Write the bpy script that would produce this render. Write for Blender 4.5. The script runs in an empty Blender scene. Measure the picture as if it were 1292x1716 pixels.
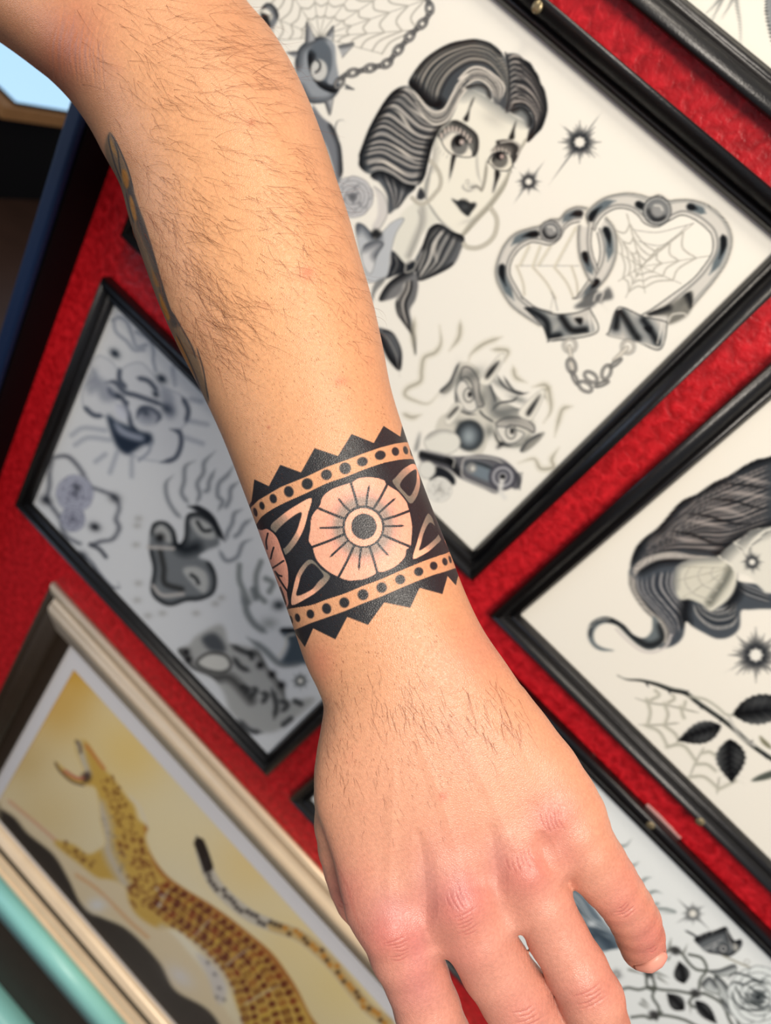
import bpy, bmesh, math, random
import numpy as np
from mathutils import Vector, Matrix
from mathutils.bvhtree import BVHTree

# ------------------------------------------------------------------ camera, world, lights
S = 0.45                     # distance from the camera to the red wall (m)
CZ = 1.78                    # camera height above the floor
F = 1173.33                  # focal length in pixels of the 1292 x 1716 frame
# rows: world x (along the wall), y (into the wall), z (up) in camera axes (right, down, forward)
M = np.array([[0.70776437, 0.69770982, -0.11077275],
              [0.45615548, -0.3316194, 0.82580309],
              [0.53943182, -0.63500825, -0.55297182]])
CAM = np.array([0.0, -S, CZ])
sc = bpy.context.scene
col = sc.collection
cd = bpy.data.cameras.new('camera')
cam = bpy.data.objects.new('camera', cd)
col.objects.link(cam)
mw = Matrix.Identity(4)
for i in range(3):
    mw[i][0] = M[i, 0]; mw[i][1] = -M[i, 1]; mw[i][2] = -M[i, 2]; mw[i][3] = CAM[i]
cam.matrix_world = mw
cd.sensor_fit = 'VERTICAL'
cd.sensor_height = 10.04
cd.sensor_width = 10.04 * 1292 / 1716
cd.lens = 10.04 * F / 1716
cd.clip_start = 0.01
cd.dof.use_dof = True
cd.dof.focus_distance = 0.238
cd.dof.aperture_fstop = 2.7
sc.camera = cam
sc.view_settings.view_transform = 'Standard'
sc.view_settings.look = 'None'
sc.view_settings.exposure = 0.2
sc.view_settings.gamma = 1.0
sc.view_settings.use_curve_mapping = False

w = bpy.data.worlds.new('room_light')
sc.world = w
w.use_nodes = True
wb = w.node_tree.nodes['Background']
wb.inputs[0].default_value = (0.80, 0.86, 1.0, 1)
wb.inputs[1].default_value = 0.26

def area(name, loc, target, size, power, colour, size_y=None):
    l = bpy.data.lights.new(name, 'AREA')
    l.energy = power; l.color = colour; l.size = size
    if size_y:
        l.shape = 'RECTANGLE'; l.size_y = size_y
    o = bpy.data.objects.new(name, l)
    col.objects.link(o)
    o.location = loc
    d = Vector(target) - Vector(loc)
    o.rotation_euler = d.to_track_quat('-Z', 'Y').to_euler()
    return o
area('ceiling_lamp', (0.55, -1.35, 2.75), (-0.05, -0.2, 1.6), 0.5, 29, (1.0, 0.91, 0.80))
area('ceiling_lamp', (-0.35, -0.75, 3.1), (0.0, -0.1, 1.4), 0.35, 12, (1.0, 0.90, 0.76))
area('window_daylight', (-2.4, -1.3, 1.0), (0, 0, 0.9), 1.1, 9, (0.58, 0.74, 1.0))

# ------------------------------------------------------------------ helpers
def srgb(c):
    c = np.asarray(c, dtype=np.float64)
    if c.max() > 1.001: c = c / 255.0
    return np.where(c <= 0.04045, c / 12.92, ((c + 0.055) / 1.055) ** 2.4)

def on_wall(px, py, h=0.0):
    """point of the wall (or of a plane h metres in front of it) seen at a photo pixel"""
    r = M @ np.array([(px - 646) / F, (py - 858) / F, 1.0])
    t = (S - h) / r[1]
    return CAM + r * t

def project(P):
    """world points (N,3) -> photo pixels (N,2)"""
    c = (np.asarray(P) - CAM) @ M          # = M.T applied
    return np.stack([c[:, 0] / c[:, 2] * F + 646, c[:, 1] / c[:, 2] * F + 858], 1)

def cam_to_world(P):
    return CAM + np.asarray(P) @ M.T

def fast_mesh(name, V, Q, smooth=True):
    """V (N,3), Q (M,4) or (M,3) -> mesh"""
    V = np.asarray(V, dtype=np.float32); Q = np.asarray(Q, dtype=np.int32)
    m = bpy.data.meshes.new(name)
    k = Q.shape[1]
    m.vertices.add(len(V)); m.vertices.foreach_set('co', V.ravel())
    m.loops.add(Q.size); m.loops.foreach_set('vertex_index', Q.ravel())
    m.polygons.add(len(Q))
    m.polygons.foreach_set('loop_start', np.arange(0, Q.size, k, dtype=np.int32))
    m.polygons.foreach_set('use_smooth', np.full(len(Q), smooth))
    m.update(calc_edges=True)
    m.validate()
    return m

def set_colour(mesh, rgb_lin, name='Col'):
    a = mesh.color_attributes.new(name, 'FLOAT_COLOR', 'POINT')
    c = np.ones((len(mesh.vertices), 4), dtype=np.float32)
    c[:, :3] = rgb_lin
    a.data.foreach_set('color', c.ravel())

def link(name, mesh, mat, parent=None):
    o = bpy.data.objects.new(name, mesh)
    col.objects.link(o)
    if mat: mesh.materials.append(mat)
    if parent: o.parent = parent
    return o

def tag(o, label=None, cat=None, group=None, kind=None):
    if label: o['label'] = label
    if cat: o['category'] = cat
    if group: o['group'] = group
    if kind: o['kind'] = kind
    return o

def empty(name, loc):
    o = bpy.data.objects.new(name, None)
    o.empty_display_size = 0.05
    col.objects.link(o)
    o.location = loc
    return o

def bm_mesh(name, bm, smooth=False):
    m = bpy.data.meshes.new(name)
    bmesh.ops.recalc_face_normals(bm, faces=bm.faces)
    bm.to_mesh(m); bm.free()
    if smooth: m.polygons.foreach_set('use_smooth', [True] * len(m.polygons))
    return m

def add_box(bm, x0, x1, y0, y1, z0, z1, bevel=0.0):
    b2 = bmesh.new()
    bmesh.ops.create_cube(b2, size=1)
    for v in b2.verts:
        v.co = Vector(((x0 + x1) / 2 + v.co.x * (x1 - x0), (y0 + y1) / 2 + v.co.y * (y1 - y0), (z0 + z1) / 2 + v.co.z * (z1 - z0)))
    if bevel > 0:
        bmesh.ops.bevel(b2, geom=b2.edges[:], offset=bevel, segments=3, affect='EDGES', profile=0.6)
    tmp = bpy.data.meshes.new('tmp'); b2.to_mesh(tmp); b2.free()
    bm.from_mesh(tmp); bpy.data.meshes.remove(tmp)
    return bm

# ------------------------------------------------------------------ materials
def new_mat(name):
    m = bpy.data.materials.new(name); m.use_nodes = True
    nt = m.node_tree
    return m, nt, nt.nodes['Principled BSDF']

def N(nt, t, **kw):
    n = nt.nodes.new(t)
    for k, v in kw.items():
        if k in n.inputs.keys() if isinstance(k, str) else False: n.inputs[k].default_value = v
        else: setattr(n, k, v)
    return n

def plain(name, rgb, rough=0.5, spec=0.5, metal=0.0, noise=0.0, nscale=60, bump=0.0, bscale=300, coat=0.0):
    m, nt, p = new_mat(name)
    c = srgb(rgb)
    p.inputs['Base Color'].default_value = (*c, 1)
    p.inputs['Roughness'].default_value = rough
    p.inputs['Specular IOR Level'].default_value = spec
    p.inputs['Metallic'].default_value = metal
    p.inputs['Coat Weight'].default_value = coat
    tc = nt.nodes.new('ShaderNodeTexCoord')
    if noise > 0:
        n = nt.nodes.new('ShaderNodeTexNoise'); n.inputs['Scale'].default_value = nscale; n.inputs['Detail'].default_value = 4
        nt.links.new(tc.outputs['Object'], n.inputs['Vector'])
        mx = nt.nodes.new('ShaderNodeMix'); mx.data_type = 'RGBA'
        mx.inputs[6].default_value = (*(c * (1 - noise)), 1); mx.inputs[7].default_value = (*np.minimum(c * (1 + noise), 1), 1)
        nt.links.new(n.outputs['Fac'], mx.inputs[0]); nt.links.new(mx.outputs[2], p.inputs['Base Color'])
    if bump > 0:
        n = nt.nodes.new('ShaderNodeTexNoise'); n.inputs['Scale'].default_value = bscale; n.inputs['Detail'].default_value = 3
        nt.links.new(tc.outputs['Object'], n.inputs['Vector'])
        b = nt.nodes.new('ShaderNodeBump'); b.inputs['Strength'].default_value = bump; b.inputs['Distance'].default_value = 0.001
        nt.links.new(n.outputs['Fac'], b.inputs['Height']); nt.links.new(b.outputs['Normal'], p.inputs['Normal'])
    return m

def attr_mat(name, rough=0.6, spec=0.3):
    m, nt, p = new_mat(name)
    a = nt.nodes.new('ShaderNodeVertexColor'); a.layer_name = 'Col'
    nt.links.new(a.outputs['Color'], p.inputs['Base Color'])
    p.inputs['Roughness'].default_value = rough
    p.inputs['Specular IOR Level'].default_value = spec
    return m

def wall_mat():
    m, nt, p = new_mat('red_textured_paint')
    tc = nt.nodes.new('ShaderNodeTexCoord')
    n = nt.nodes.new('ShaderNodeTexNoise'); n.inputs['Scale'].default_value = 150; n.inputs['Detail'].default_value = 3; n.inputs['Distortion'].default_value = 0.6
    n2 = nt.nodes.new('ShaderNodeTexNoise'); n2.inputs['Scale'].default_value = 420; n2.inputs['Detail'].default_value = 2
    for q in (n, n2): nt.links.new(tc.outputs['Object'], q.inputs['Vector'])
    r = nt.nodes.new('ShaderNodeValToRGB'); r.color_ramp.elements[0].position = 0.35; r.color_ramp.elements[1].position = 0.72
    r.color_ramp.elements[0].color = (*srgb((156, 6, 16)), 1); r.color_ramp.elements[1].color = (*srgb((208, 28, 38)), 1)
    nt.links.new(n.outputs['Fac'], r.inputs[0]); nt.links.new(r.outputs[0], p.inputs['Base Color'])
    ad = nt.nodes.new('ShaderNodeMath'); ad.operation = 'MULTIPLY_ADD'; ad.inputs[1].default_value = 0.35
    nt.links.new(n2.outputs['Fac'], ad.inputs[0]); nt.links.new(n.outputs['Fac'], ad.inputs[2])
    b = nt.nodes.new('ShaderNodeBump'); b.inputs['Strength'].default_value = 0.6; b.inputs['Distance'].default_value = 0.0016
    nt.links.new(ad.outputs[0], b.inputs['Height']); nt.links.new(b.outputs['Normal'], p.inputs['Normal'])
    p.inputs['Roughness'].default_value = 0.38
    p.inputs['Specular IOR Level'].default_value = 0.5
    return m

def glass_mat():
    m, nt, p = new_mat('clear_acrylic')
    nt.nodes.remove(p)
    out = nt.nodes['Material Output']
    t = nt.nodes.new('ShaderNodeBsdfTransparent'); t.inputs[0].default_value = (0.985, 0.99, 0.985, 1)
    g = nt.nodes.new('ShaderNodeBsdfGlossy'); g.inputs['Roughness'].default_value = 0.06
    fr = nt.nodes.new('ShaderNodeFresnel'); fr.inputs[0].default_value = 1.33
    mx = nt.nodes.new('ShaderNodeMixShader')
    ge = nt.nodes.new('ShaderNodeNewGeometry'); one = nt.nodes.new('ShaderNodeMath'); one.operation = 'SUBTRACT'; one.inputs[0].default_value = 1.0
    mu = nt.nodes.new('ShaderNodeMath'); mu.operation = 'MULTIPLY'
    nt.links.new(ge.outputs['Backfacing'], one.inputs[1]); nt.links.new(one.outputs[0], mu.inputs[0]); nt.links.new(fr.outputs[0], mu.inputs[1])
    nt.links.new(mu.outputs[0], mx.inputs[0]); nt.links.new(t.outputs[0], mx.inputs[1]); nt.links.new(g.outputs[0], mx.inputs[2])
    nt.links.new(mx.outputs[0], out.inputs['Surface'])
    return m

MAT = dict(
    wall=wall_mat(),
    black=plain('black_satin_moulding', (17, 16, 17), 0.34, 0.5, bump=0.15, bscale=900),
    trim=plain('black_gloss_trim', (3, 3, 5), 0.6, 0.15),
    trim_bluelit=plain('blue_lit_trim_edge', (8, 28, 58), 0.5, 0.3),
    silver=plain('champagne_silver_leaf', (242, 216, 180), 0.34, 0.5, metal=0.12, noise=0.12, nscale=25, bump=0.1),
    frame_shade=plain('shaded_moulding', (44, 34, 24), 0.5, 0.4, noise=0.2, nscale=40),  # dark version of the silver moulding, shadow put into the colour
    mat=plain('white_mat_board', (226, 222, 224), 0.8, 0.2),
    teal=plain('teal_enamel', (158, 226, 216), 0.35, 0.5),
    darkwood=plain('dark_brown_board', (56, 44, 35), 0.6, 0.3, noise=0.25, nscale=30),
    backing=plain('grey_card', (120, 112, 100), 0.9, 0.1),
    screw=plain('brass_screw', (150, 136, 104), 0.35, 0.5, metal=0.7),
    print_=attr_mat('ink_on_paper', 0.8, 0.08),
    glass=glass_mat(),
    glare=plain('edge_glare_tint', (196, 150, 146), 0.5, 0.4, noise=0.15, nscale=500),
    floor=plain('dark_floorboard', (70, 48, 36), 0.35, 0.5, noise=0.25, nscale=8),
    desk=plain('light_wood_edge', (180, 130, 80), 0.5, 0.4, noise=0.15),
    deskbody=plain('black_cabinet_paint', (10, 9, 9), 0.6, 0.3),
)
# ------------------------------------------------------------------ drawing tools
# Artwork is drawn on numpy canvases and baked into per-vertex ink colours of the paper meshes.
def P(s):
    return np.array([[float(q) for q in t.split(',')] for t in s.split()])

def spline(p, step=1.0, closed=False):
    p = np.asarray(p, float)
    if len(p) < 2: return p
    if closed: p = np.vstack([p[-1], p, p[0], p[1]])
    else: p = np.vstack([2 * p[0] - p[1], p, 2 * p[-1] - p[-2]])
    out = []
    for i in range(1, len(p) - 2):
        a, b, c, d = p[i - 1], p[i], p[i + 1], p[i + 2]
        n = max(1, int(np.ceil(np.hypot(*(c - b)) / step)))
        t = (np.arange(n) / n)[:, None]
        out.append(0.5 * ((2 * b) + (c - a) * t + (2 * a - 5 * b + 4 * c - d) * t ** 2 + (3 * b - a - 3 * c + d) * t ** 3))
    out.append(p[-2:-1])
    return np.vstack(out)

def lerp_curve(a, b, t, n=24):
    def rs(c):
        c = spline(c, 2.0)
        d = np.r_[0, np.cumsum(np.hypot(*np.diff(c, axis=0).T))]
        u = np.linspace(0, d[-1], n)
        return np.stack([np.interp(u, d, c[:, 0]), np.interp(u, d, c[:, 1])], 1)
    return rs(a) * (1 - t) + rs(b) * t

class Canvas:
    def __init__(self, x0, y0, x1, y1, ss=1.0, colour=(240, 236, 228)):
        self.x0, self.y0, self.ss = x0, y0, ss
        self.w = int((x1 - x0) * ss) + 1; self.h = int((y1 - y0) * ss) + 1
        self.img = np.empty((self.h, self.w, 3), np.float32); self.img[:] = np.array(colour, np.float32) / 255
    def _T(self, p): return (np.asarray(p, float) - (self.x0, self.y0)) * self.ss
    def _apply(self, sl, al, c):
        c = np.array(c, np.float32) / 255
        self.img[sl] = self.img[sl] * (1 - al[..., None]) + c * al[..., None]
    def stroke(self, pts, wd=1.5, c=(40, 42, 46), a=1.0, soft=1.0, taper=(0, 0), closed=False, raw=False):
        if isinstance(pts, str): pts = P(pts)
        q = self._T(pts if raw else spline(pts, 0.8 / self.ss, closed))
        L = len(q); u = np.linspace(0, 1, L)
        r = np.full(L, wd / 2 * self.ss)
        if taper[0] > 0: r *= np.clip(u / taper[0], 0.12, 1)
        if taper[1] > 0: r *= np.clip((1 - u) / taper[1], 0.12, 1)
        s = soft * self.ss
        R = int(r.max() + s + 2)
        ax0 = int(max(0, q[:, 0].min() - R)); ax1 = int(min(self.w, q[:, 0].max() + R + 1))
        ay0 = int(max(0, q[:, 1].min() - R)); ay1 = int(min(self.h, q[:, 1].max() + R + 1))
        if ax1 <= ax0 or ay1 <= ay0: return
        buf = np.zeros((ay1 - ay0, ax1 - ax0), np.float32)
        for (x, y), rr in zip(q, r):
            ix, iy = int(x), int(y)
            a0, a1 = max(ax0, ix - R), min(ax1, ix + R + 1); b0, b1 = max(ay0, iy - R), min(ay1, iy + R + 1)
            if a1 <= a0 or b1 <= b0: continue
            X = np.arange(a0, a1) - x; Y = np.arange(b0, b1) - y
            d = np.sqrt(X[None, :] ** 2 + Y[:, None] ** 2)
            v = np.clip((rr - d) / s + 0.5, 0, 1)
            if rr < 0.5: v = v * max(rr * 2, 0.25)
            b = buf[b0 - ay0:b1 - ay0, a0 - ax0:a1 - ax0]
            np.maximum(b, v, out=b)
        self._apply((slice(ay0, ay1), slice(ax0, ax1)), buf * a, c)
    def mask(self, poly, pad=4, smooth=True):
        if isinstance(poly, str): poly = P(poly)
        q = self._T(spline(poly, 2.0, True) if smooth else poly)
        x0 = int(max(0, q[:, 0].min() - pad)); x1 = int(min(self.w, q[:, 0].max() + pad + 1))
        y0 = int(max(0, q[:, 1].min() - pad)); y1 = int(min(self.h, q[:, 1].max() + pad + 1))
        if x1 <= x0 or y1 <= y0: return None
        m = np.zeros((y1 - y0, x1 - x0), np.float32)
        xa, ya = q[:, 0], q[:, 1]; xb, yb = np.roll(xa, -1), np.roll(ya, -1)
        xs = np.arange(x0, x1)
        for r in range(y1 - y0):
            for sub in (0.25, 0.75):
                Y = y0 + r + sub - 0.5
                k = (ya <= Y) != (yb <= Y)
                if not k.any(): continue
                xi = np.sort(xa[k] + (Y - ya[k]) / (yb[k] - ya[k]) * (xb[k] - xa[k]))
                for e in range(0, len(xi) - 1, 2):
                    m[r] += 0.5 * np.clip(np.minimum(xs + 0.5, xi[e + 1]) - np.maximum(xs - 0.5, xi[e]), 0, 1)
        return (slice(y0, y1), slice(x0, x1)), m
    def fill(self, poly, c=(30, 32, 36), a=1.0, soft=0, smooth=True):
        r = self.mask(poly, pad=4 + int(soft * self.ss), smooth=smooth)
        if r is None: return
        sl, m = r
        if soft > 0: m = blur(m, soft * self.ss)
        self._apply(sl, m * a, c)
    def shade(self, poly, line, rad, c=(30, 32, 36), a=1.0, power=1.0, smooth=True, invert=False):
        """ink inside poly, strongest along line, fading out over rad pixels"""
        r = self.mask(poly, smooth=smooth)
        if r is None: return
        sl, m = r
        if isinstance(line, str): line = P(line)
        q = self._T(spline(line, 3.0)) if len(line) > 1 else self._T(line)
        X = np.arange(sl[1].start, sl[1].stop)[None, :]; Y = np.arange(sl[0].start, sl[0].stop)[:, None]
        d = np.full(m.shape, 1e9, np.float32)
        for x, y in q: np.minimum(d, (X - x) ** 2 + (Y - y) ** 2, out=d)
        f = np.clip(1 - np.sqrt(d) / (rad * self.ss), 0, 1)
        if invert: f = 1 - f
        self._apply(sl, m * a * f ** power, c)
    def blob(self, x, y, rx, ry=None, c=(200, 120, 110), a=0.5, ang=0, power=1.0):
        ry = ry or rx
        (X0, Y0) = self._T((x, y)); rx *= self.ss; ry *= self.ss; R = int(2.6 * max(rx, ry))
        x0, x1, y0, y1 = max(0, int(X0 - R)), min(self.w, int(X0 + R)), max(0, int(Y0 - R)), min(self.h, int(Y0 + R))
        if x1 <= x0 or y1 <= y0: return
        X = np.arange(x0, x1)[None, :] - X0; Y = np.arange(y0, y1)[:, None] - Y0
        ca, sa = math.cos(math.radians(ang)), math.sin(math.radians(ang))
        u = (X * ca + Y * sa) / rx; v = (-X * sa + Y * ca) / ry
        self._apply((slice(y0, y1), slice(x0, x1)), (a * np.exp(-(u * u + v * v) ** power)).astype(np.float32), c)
    def dot(self, x, y, r, c=(30, 32, 36), a=1.0, soft=1.0, ry=None, ang=0):
        t = np.linspace(0, 2 * np.pi, 20, endpoint=False); ry = ry or r
        ca, sa = math.cos(math.radians(ang)), math.sin(math.radians(ang))
        X = r * np.cos(t); Y = ry * np.sin(t)
        self.fill(np.stack([x + X * ca - Y * sa, y + X * sa + Y * ca], 1), c, a, soft * 0.5)
    def hair(self, guides, n, dark=(28, 32, 38), light=(196, 190, 184), seed=1, wd=2.2, a=0.8):
        """a lock of whip-shaded hair between consecutive guide curves"""
        rnd = random.Random(seed)
        gs = [P(g) if isinstance(g, str) else g for g in guides]
        k = len(gs) - 1
        for i in range(n):
            t = (i + rnd.random() * 0.5) / n * k
            j = min(int(t), k - 1)
            cu = lerp_curve(gs[j], gs[j + 1], t - j)
            e = np.clip(0.5 + 0.5 * math.sin(i * 1.15 + 1.3 * math.sin(i * .31 + seed)) + rnd.uniform(-.15, .15), 0, 1) ** 1.4
            cc = np.array(dark) * (1 - e) + np.array(light) * e
            self.stroke(cu, wd * (0.75 + rnd.random() * .6), tuple(cc), a, 1.2, (0.12, 0.12))
        return gs
    def lookup(self, px):
        q = self._T(px)
        x = np.clip(q[:, 0], 0, self.w - 1.001); y = np.clip(q[:, 1], 0, self.h - 1.001)
        i, j = x.astype(int), y.astype(int); fx, fy = (x - i)[:, None], (y - j)[:, None]
        I = self.img
        return (I[j, i] * (1 - fx) + I[j, i + 1] * fx) * (1 - fy) + (I[j + 1, i] * (1 - fx) + I[j + 1, i + 1] * fx) * fy

def blur(m, s):
    n = max(1, int(round(s)))
    for _ in range(2):
        for ax in (0, 1):
            p = np.cumsum(np.concatenate([np.zeros_like(m.take([0], ax)), m], ax), ax)
            L = m.shape[ax]
            hi = np.minimum(np.arange(L) + n + 1, L); lo = np.maximum(np.arange(L) - n, 0)
            m = (p.take(hi, ax) - p.take(lo, ax)) / (2 * n + 1)
    return m.astype(np.float32)

def paper_mesh(name, x0, x1, z0, z1, y, canvas, step):
    nx = int((x1 - x0) / step) + 1; nz = int((z1 - z0) / step) + 1
    gx, gz = np.meshgrid(np.linspace(x0, x1, nx), np.linspace(z0, z1, nz))
    V = np.stack([gx.ravel(), np.full(gx.size, y), gz.ravel()], 1)
    i = np.arange(nx * nz).reshape(nz, nx)
    Q = np.stack([i[:-1, :-1].ravel(), i[:-1, 1:].ravel(), i[1:, 1:].ravel(), i[1:, :-1].ravel()], 1)
    m = fast_mesh(name, V, Q)
    set_colour(m, srgb(np.clip(canvas.lookup(project(V)), 0, 1)))
    return m
C = {k: Canvas(*b, 1.0, c) for k, b, c in (
    ('A', (150, -60, 1300, 1000), (242, 238, 230)),
    ('B', (0, 420, 760, 1320), (220, 221, 224)),
    ('C', (800, 560, 1400, 1560), (242, 236, 226)),
    ('D', (470, 1060, 1400, 1800), (240, 242, 242)),
    ('E', (700, -200, 1400, 240), (242, 238, 228)),
    ('G', (0, 1060, 760, 1800), (236, 220, 182)))}
PAPER = (242, 238, 230)
BK, DK, MD, LT, PL = (8, 9, 12), (30, 33, 39), (104, 106, 108), (160, 158, 154), (206, 202, 194)
def TR(k, ox, oy):
    return lambda s: (P(s) if isinstance(s, str) else np.asarray(s, float)) / k + (ox, oy)

def star(c, x, y, r0, r1, rays, dark=DK, a=.85):
    """burst with a bare centre and shaded rays; rays: (angle deg, length, width)"""
    for an, ln, wd in rays:
        u_ = np.array([math.cos(math.radians(an)), math.sin(math.radians(an))])
        c.stroke(np.array([(x, y) + u_ * r0, (x, y) + u_ * (r0 + ln) * .55, (x, y) + u_ * ln]), wd, MD, a * .7, 1.6, (0, .8))
    t = np.linspace(0, 2 * np.pi, 33)[:-1]
    for i, an in enumerate(t):
        u_ = np.array([math.cos(an), math.sin(an)]); ln = r1 * (1.15 if i % 4 == 0 else (.7 + .25 * ((i * 7) % 3) / 2))
        c.stroke(np.array([(x, y) + u_ * r0, (x, y) + u_ * ln]), r0 * .9, dark, a * .6, 2.6, (0, .95))
    c.fill(np.array([(x, y) + np.array([math.cos(v), math.sin(v)]) * r0 * (1.12 if i % 4 == 0 else .82) for i, v in enumerate(t)]), PAPER, 1, 1)

def leaf_(c, tip, base, wd, dark=DK, serr=9, seed=0):
    """serrated leaf: tip, base, half width"""
    tip, base = np.array(tip, float), np.array(base, float); ax_ = tip - base; L_ = np.hypot(*ax_); ax_ /= L_; q = np.array([-ax_[1], ax_[0]])
    up, dn = [], []
    for i in range(serr * 2 + 1):
        t = i / (serr * 2); w_ = wd * math.sin(math.pi * t ** .8) * (1.0 if i % 2 else .9)
        up.append(base + ax_ * L_ * t + q * w_); dn.append(base + ax_ * L_ * t - q * w_)
    poly = np.array(up + dn[::-1])
    c.fill(poly, (124, 126, 126), 1, .8); mid = np.array([base, (base + tip) / 2 + q * wd * .12, tip])
    c.shade(poly, mid, wd * 1.0, BK, .97, .75); c.shade(poly, np.array(dn), wd * .5, BK, .85)
    for t in np.linspace(.15, .85, 6):
        for s_ in (1, -1):
            b_ = base + ax_ * L_ * t; c.stroke(np.array([b_, b_ + ax_ * wd * .5 + q * s_ * wd * .75]), 1, LT, .28, 1)
    c.stroke(mid, 1.6, BK, .9)

def rose(c, cx, cy, r, rot=0, dark=DK, light=(222, 220, 216), n=4):
    """rolled rose: overlapping crescent petals from outside in"""
    for ring_ in range(n):
        rr = r * (1 - ring_ / n * .82); m = 5 if ring_ < 2 else 3
        for i in range(m):
            an = math.radians(rot + ring_ * 41 + i * 360 / m); u_ = np.array([math.cos(an), math.sin(an)]); q = np.array([-u_[1], u_[0]])
            o = np.array([cx, cy])
            poly = np.array([o + u_ * rr * .25 - q * rr * .55, o + u_ * rr * .75 - q * rr * .72, o + u_ * rr * 1.02 - q * rr * .2, o + u_ * rr * .98 + q * rr * .3, o + u_ * rr * .6 + q * rr * .78, o + u_ * rr * .2 + q * rr * .5])
            c.fill(poly, light, 1, .6)
            c.shade(poly, np.array([o + u_ * rr * .2 - q * rr * .6, o + u_ * rr * .42, o + u_ * rr * .2 + q * rr * .6]), rr * .42, dark, .8, 1.2)
            c.stroke(poly, 1.0, dark, .8, 1, closed=True)
    c.dot(cx, cy, r * .10, dark)

def web(c, cen, ends, fr, sag, wd=1.4, col_=LT, shade_=3.5, a=.8):
    cen = np.array(cen, float); ends = [np.array(e, float) for e in ends]
    for e in ends: c.stroke(np.array([cen, (cen + e) / 2, e]), wd, col_, a)
    for f in fr:
        for e0, e1 in zip(ends[:-1], ends[1:]):
            p0, p1 = cen + (e0 - cen) * f, cen + (e1 - cen) * f; m = (p0 + p1) / 2 * (1 - sag) + cen * sag
            c.stroke(np.array([p0, m, p1]), shade_, PL, a * .7, 2); c.stroke(np.array([p0, m, p1]), wd, col_, a)

def chain_(c, pts, n, L_=9, W_=5, dark=DK, light=(196, 192, 188)):
    q = spline(pts, 1.0); ii_ = np.linspace(0, len(q) - 1, n).astype(int); t = np.linspace(0, 2 * np.pi, 17)[:-1]
    for k_, i in enumerate(ii_):
        d = q[min(i + 3, len(q) - 1)] - q[max(i - 3, 0)]; d /= np.hypot(*d) + 1e-9; nrm = np.array([-d[1], d[0]]); w_ = W_ if k_ % 2 == 0 else W_ * .42
        ell = np.array([q[i] + d * L_ * math.cos(v) + nrm * w_ * math.sin(v) for v in t])
        c.stroke(ell, 6.0 if k_ % 2 == 0 else 4.6, dark, .8, 1.2, closed=True); c.stroke(ell, 2.4 if k_ % 2 == 0 else 1.4, light, .85, 1, closed=True); c.stroke(ell, .8, MD, .7, .8, closed=True)

# ---------------------------------------------------------------- sheet A
a = C['A']
c1, c2, c3, c4, c5, c6 = TR(6.46, 590, 60), TR(6.46, 760, 60), TR(6.46, 590, 220), TR(6.46, 700, 200), TR(4.0375, 420, 0), TR(3.577, 540, 160)
cat = lambda *q: np.vstack(q)
# heart shaped web and chain, top
for e in ((430, 60), (445, 20), (462, -50), (500, -60), (560, -60), (640, -60), (700, -40), (720, 20)): pass
web(a, (535, 62), [(430, 70), (436, 20), (470, -40), (520, -58), (565, -58), (620, -52), (672, -30), (712, 0), (700, 50), (640, 90)], (.3, .48, .66, .84, 1.0), .10, 1.3, (128, 126, 120), 4.5)
# padlock bulb with spikes
bulb = c5('300,440 320,340 380,280 470,250 530,260 570,310 580,420 600,540 600,610 540,680 460,700 390,690 330,600')
a.fill(bulb, (150, 156, 164), 1, 1); a.shade(bulb, c5('300,440 320,340 380,285 470,255'), 16, DK, .8); a.shade(bulb, c5('330,600 400,690 540,690 610,600'), 14, DK, .7)
bl = c5('440,290 390,350 390,440 420,530 480,600 570,630 600,580 520,560 550,440 540,330 480,270')
a.fill(bl, (96, 104, 114), 1, 1); a.shade(bl, c5('400,380 400,470 450,570 560,620'), 12, BK, .95, .6)
a.dot(*c5('462,475')[0], 14, (206, 206, 204), 1, 1.5, 18); a.stroke(c5('450,410 470,430 465,470 440,490'), 4, DK, .8)
for s_ in ('370,300 380,150 440,270', '510,240 560,175 560,270', '590,310 700,292 620,390', '500,690 535,780 560,670', '240,355 320,350 310,400', '640,570 700,605 640,600'):
    q = c5(s_); a.fill(q, (170, 172, 176), 1, .5, False); a.shade(q, q[:2], 8, DK, .7, 1, False); a.stroke(q, 1.2, DK, .8)
chain_(a, c5('600,560 640,510 740,480 830,455 920,430 980,360 1040,290 1100,220 1170,150 1210,80 1200,0 1180,-60'), 17, 9.5, 5.5)
q = c5('70,60 110,20 160,40 190,110 150,190 120,170 150,110 110,60'); a.fill(q, (120, 124, 130), 1, 1); a.shade(q, q[:4], 8, BK, .7)
q = c5('70,90 120,110 130,190 80,140'); a.fill(q, BK, .9, 1)
# the woman: neck, face
neck = c6('480,700 440,780 432,920 500,1010 560,930 610,820 700,760 780,700 640,640 560,640')
a.fill(neck, (228, 226, 216), 1, .5); a.shade(neck, c6('600,680 600,760 560,860 520,960'), 10, LT, .8); a.stroke(c6('575,690 590,740 570,850 520,960'), 2, LT, .8)
face = c4('180,240 160,400 130,520 90,640 20,720 80,860 150,990 250,1120 400,1250 480,1275 560,1210 700,1060 830,920 940,760 1000,600 1060,430 1180,230 1180,60 1000,-60 700,-260 450,-340 300,-200')
a.fill(face, (240, 236, 224), 1, .5)
a.shade(face, c4('1180,240 1080,420 1000,600 920,740 780,930 600,1120 500,1250'), 7, (150, 146, 134), .9, .7)
a.shade(face, c4('130,520 110,640 80,860 150,990 250,1120 400,1250'), 6, MD, .75)
a.shade(face, c4('160,240 170,380 130,520'), 14, LT, .7)
a.shade(face, c2('100,620 250,600 400,700 560,810 640,850 760,900'), 20, (150, 152, 150), .9, .9)
a.blob(*c2('430,900')[0], 22, 12, LT, .35, 30)
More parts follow.
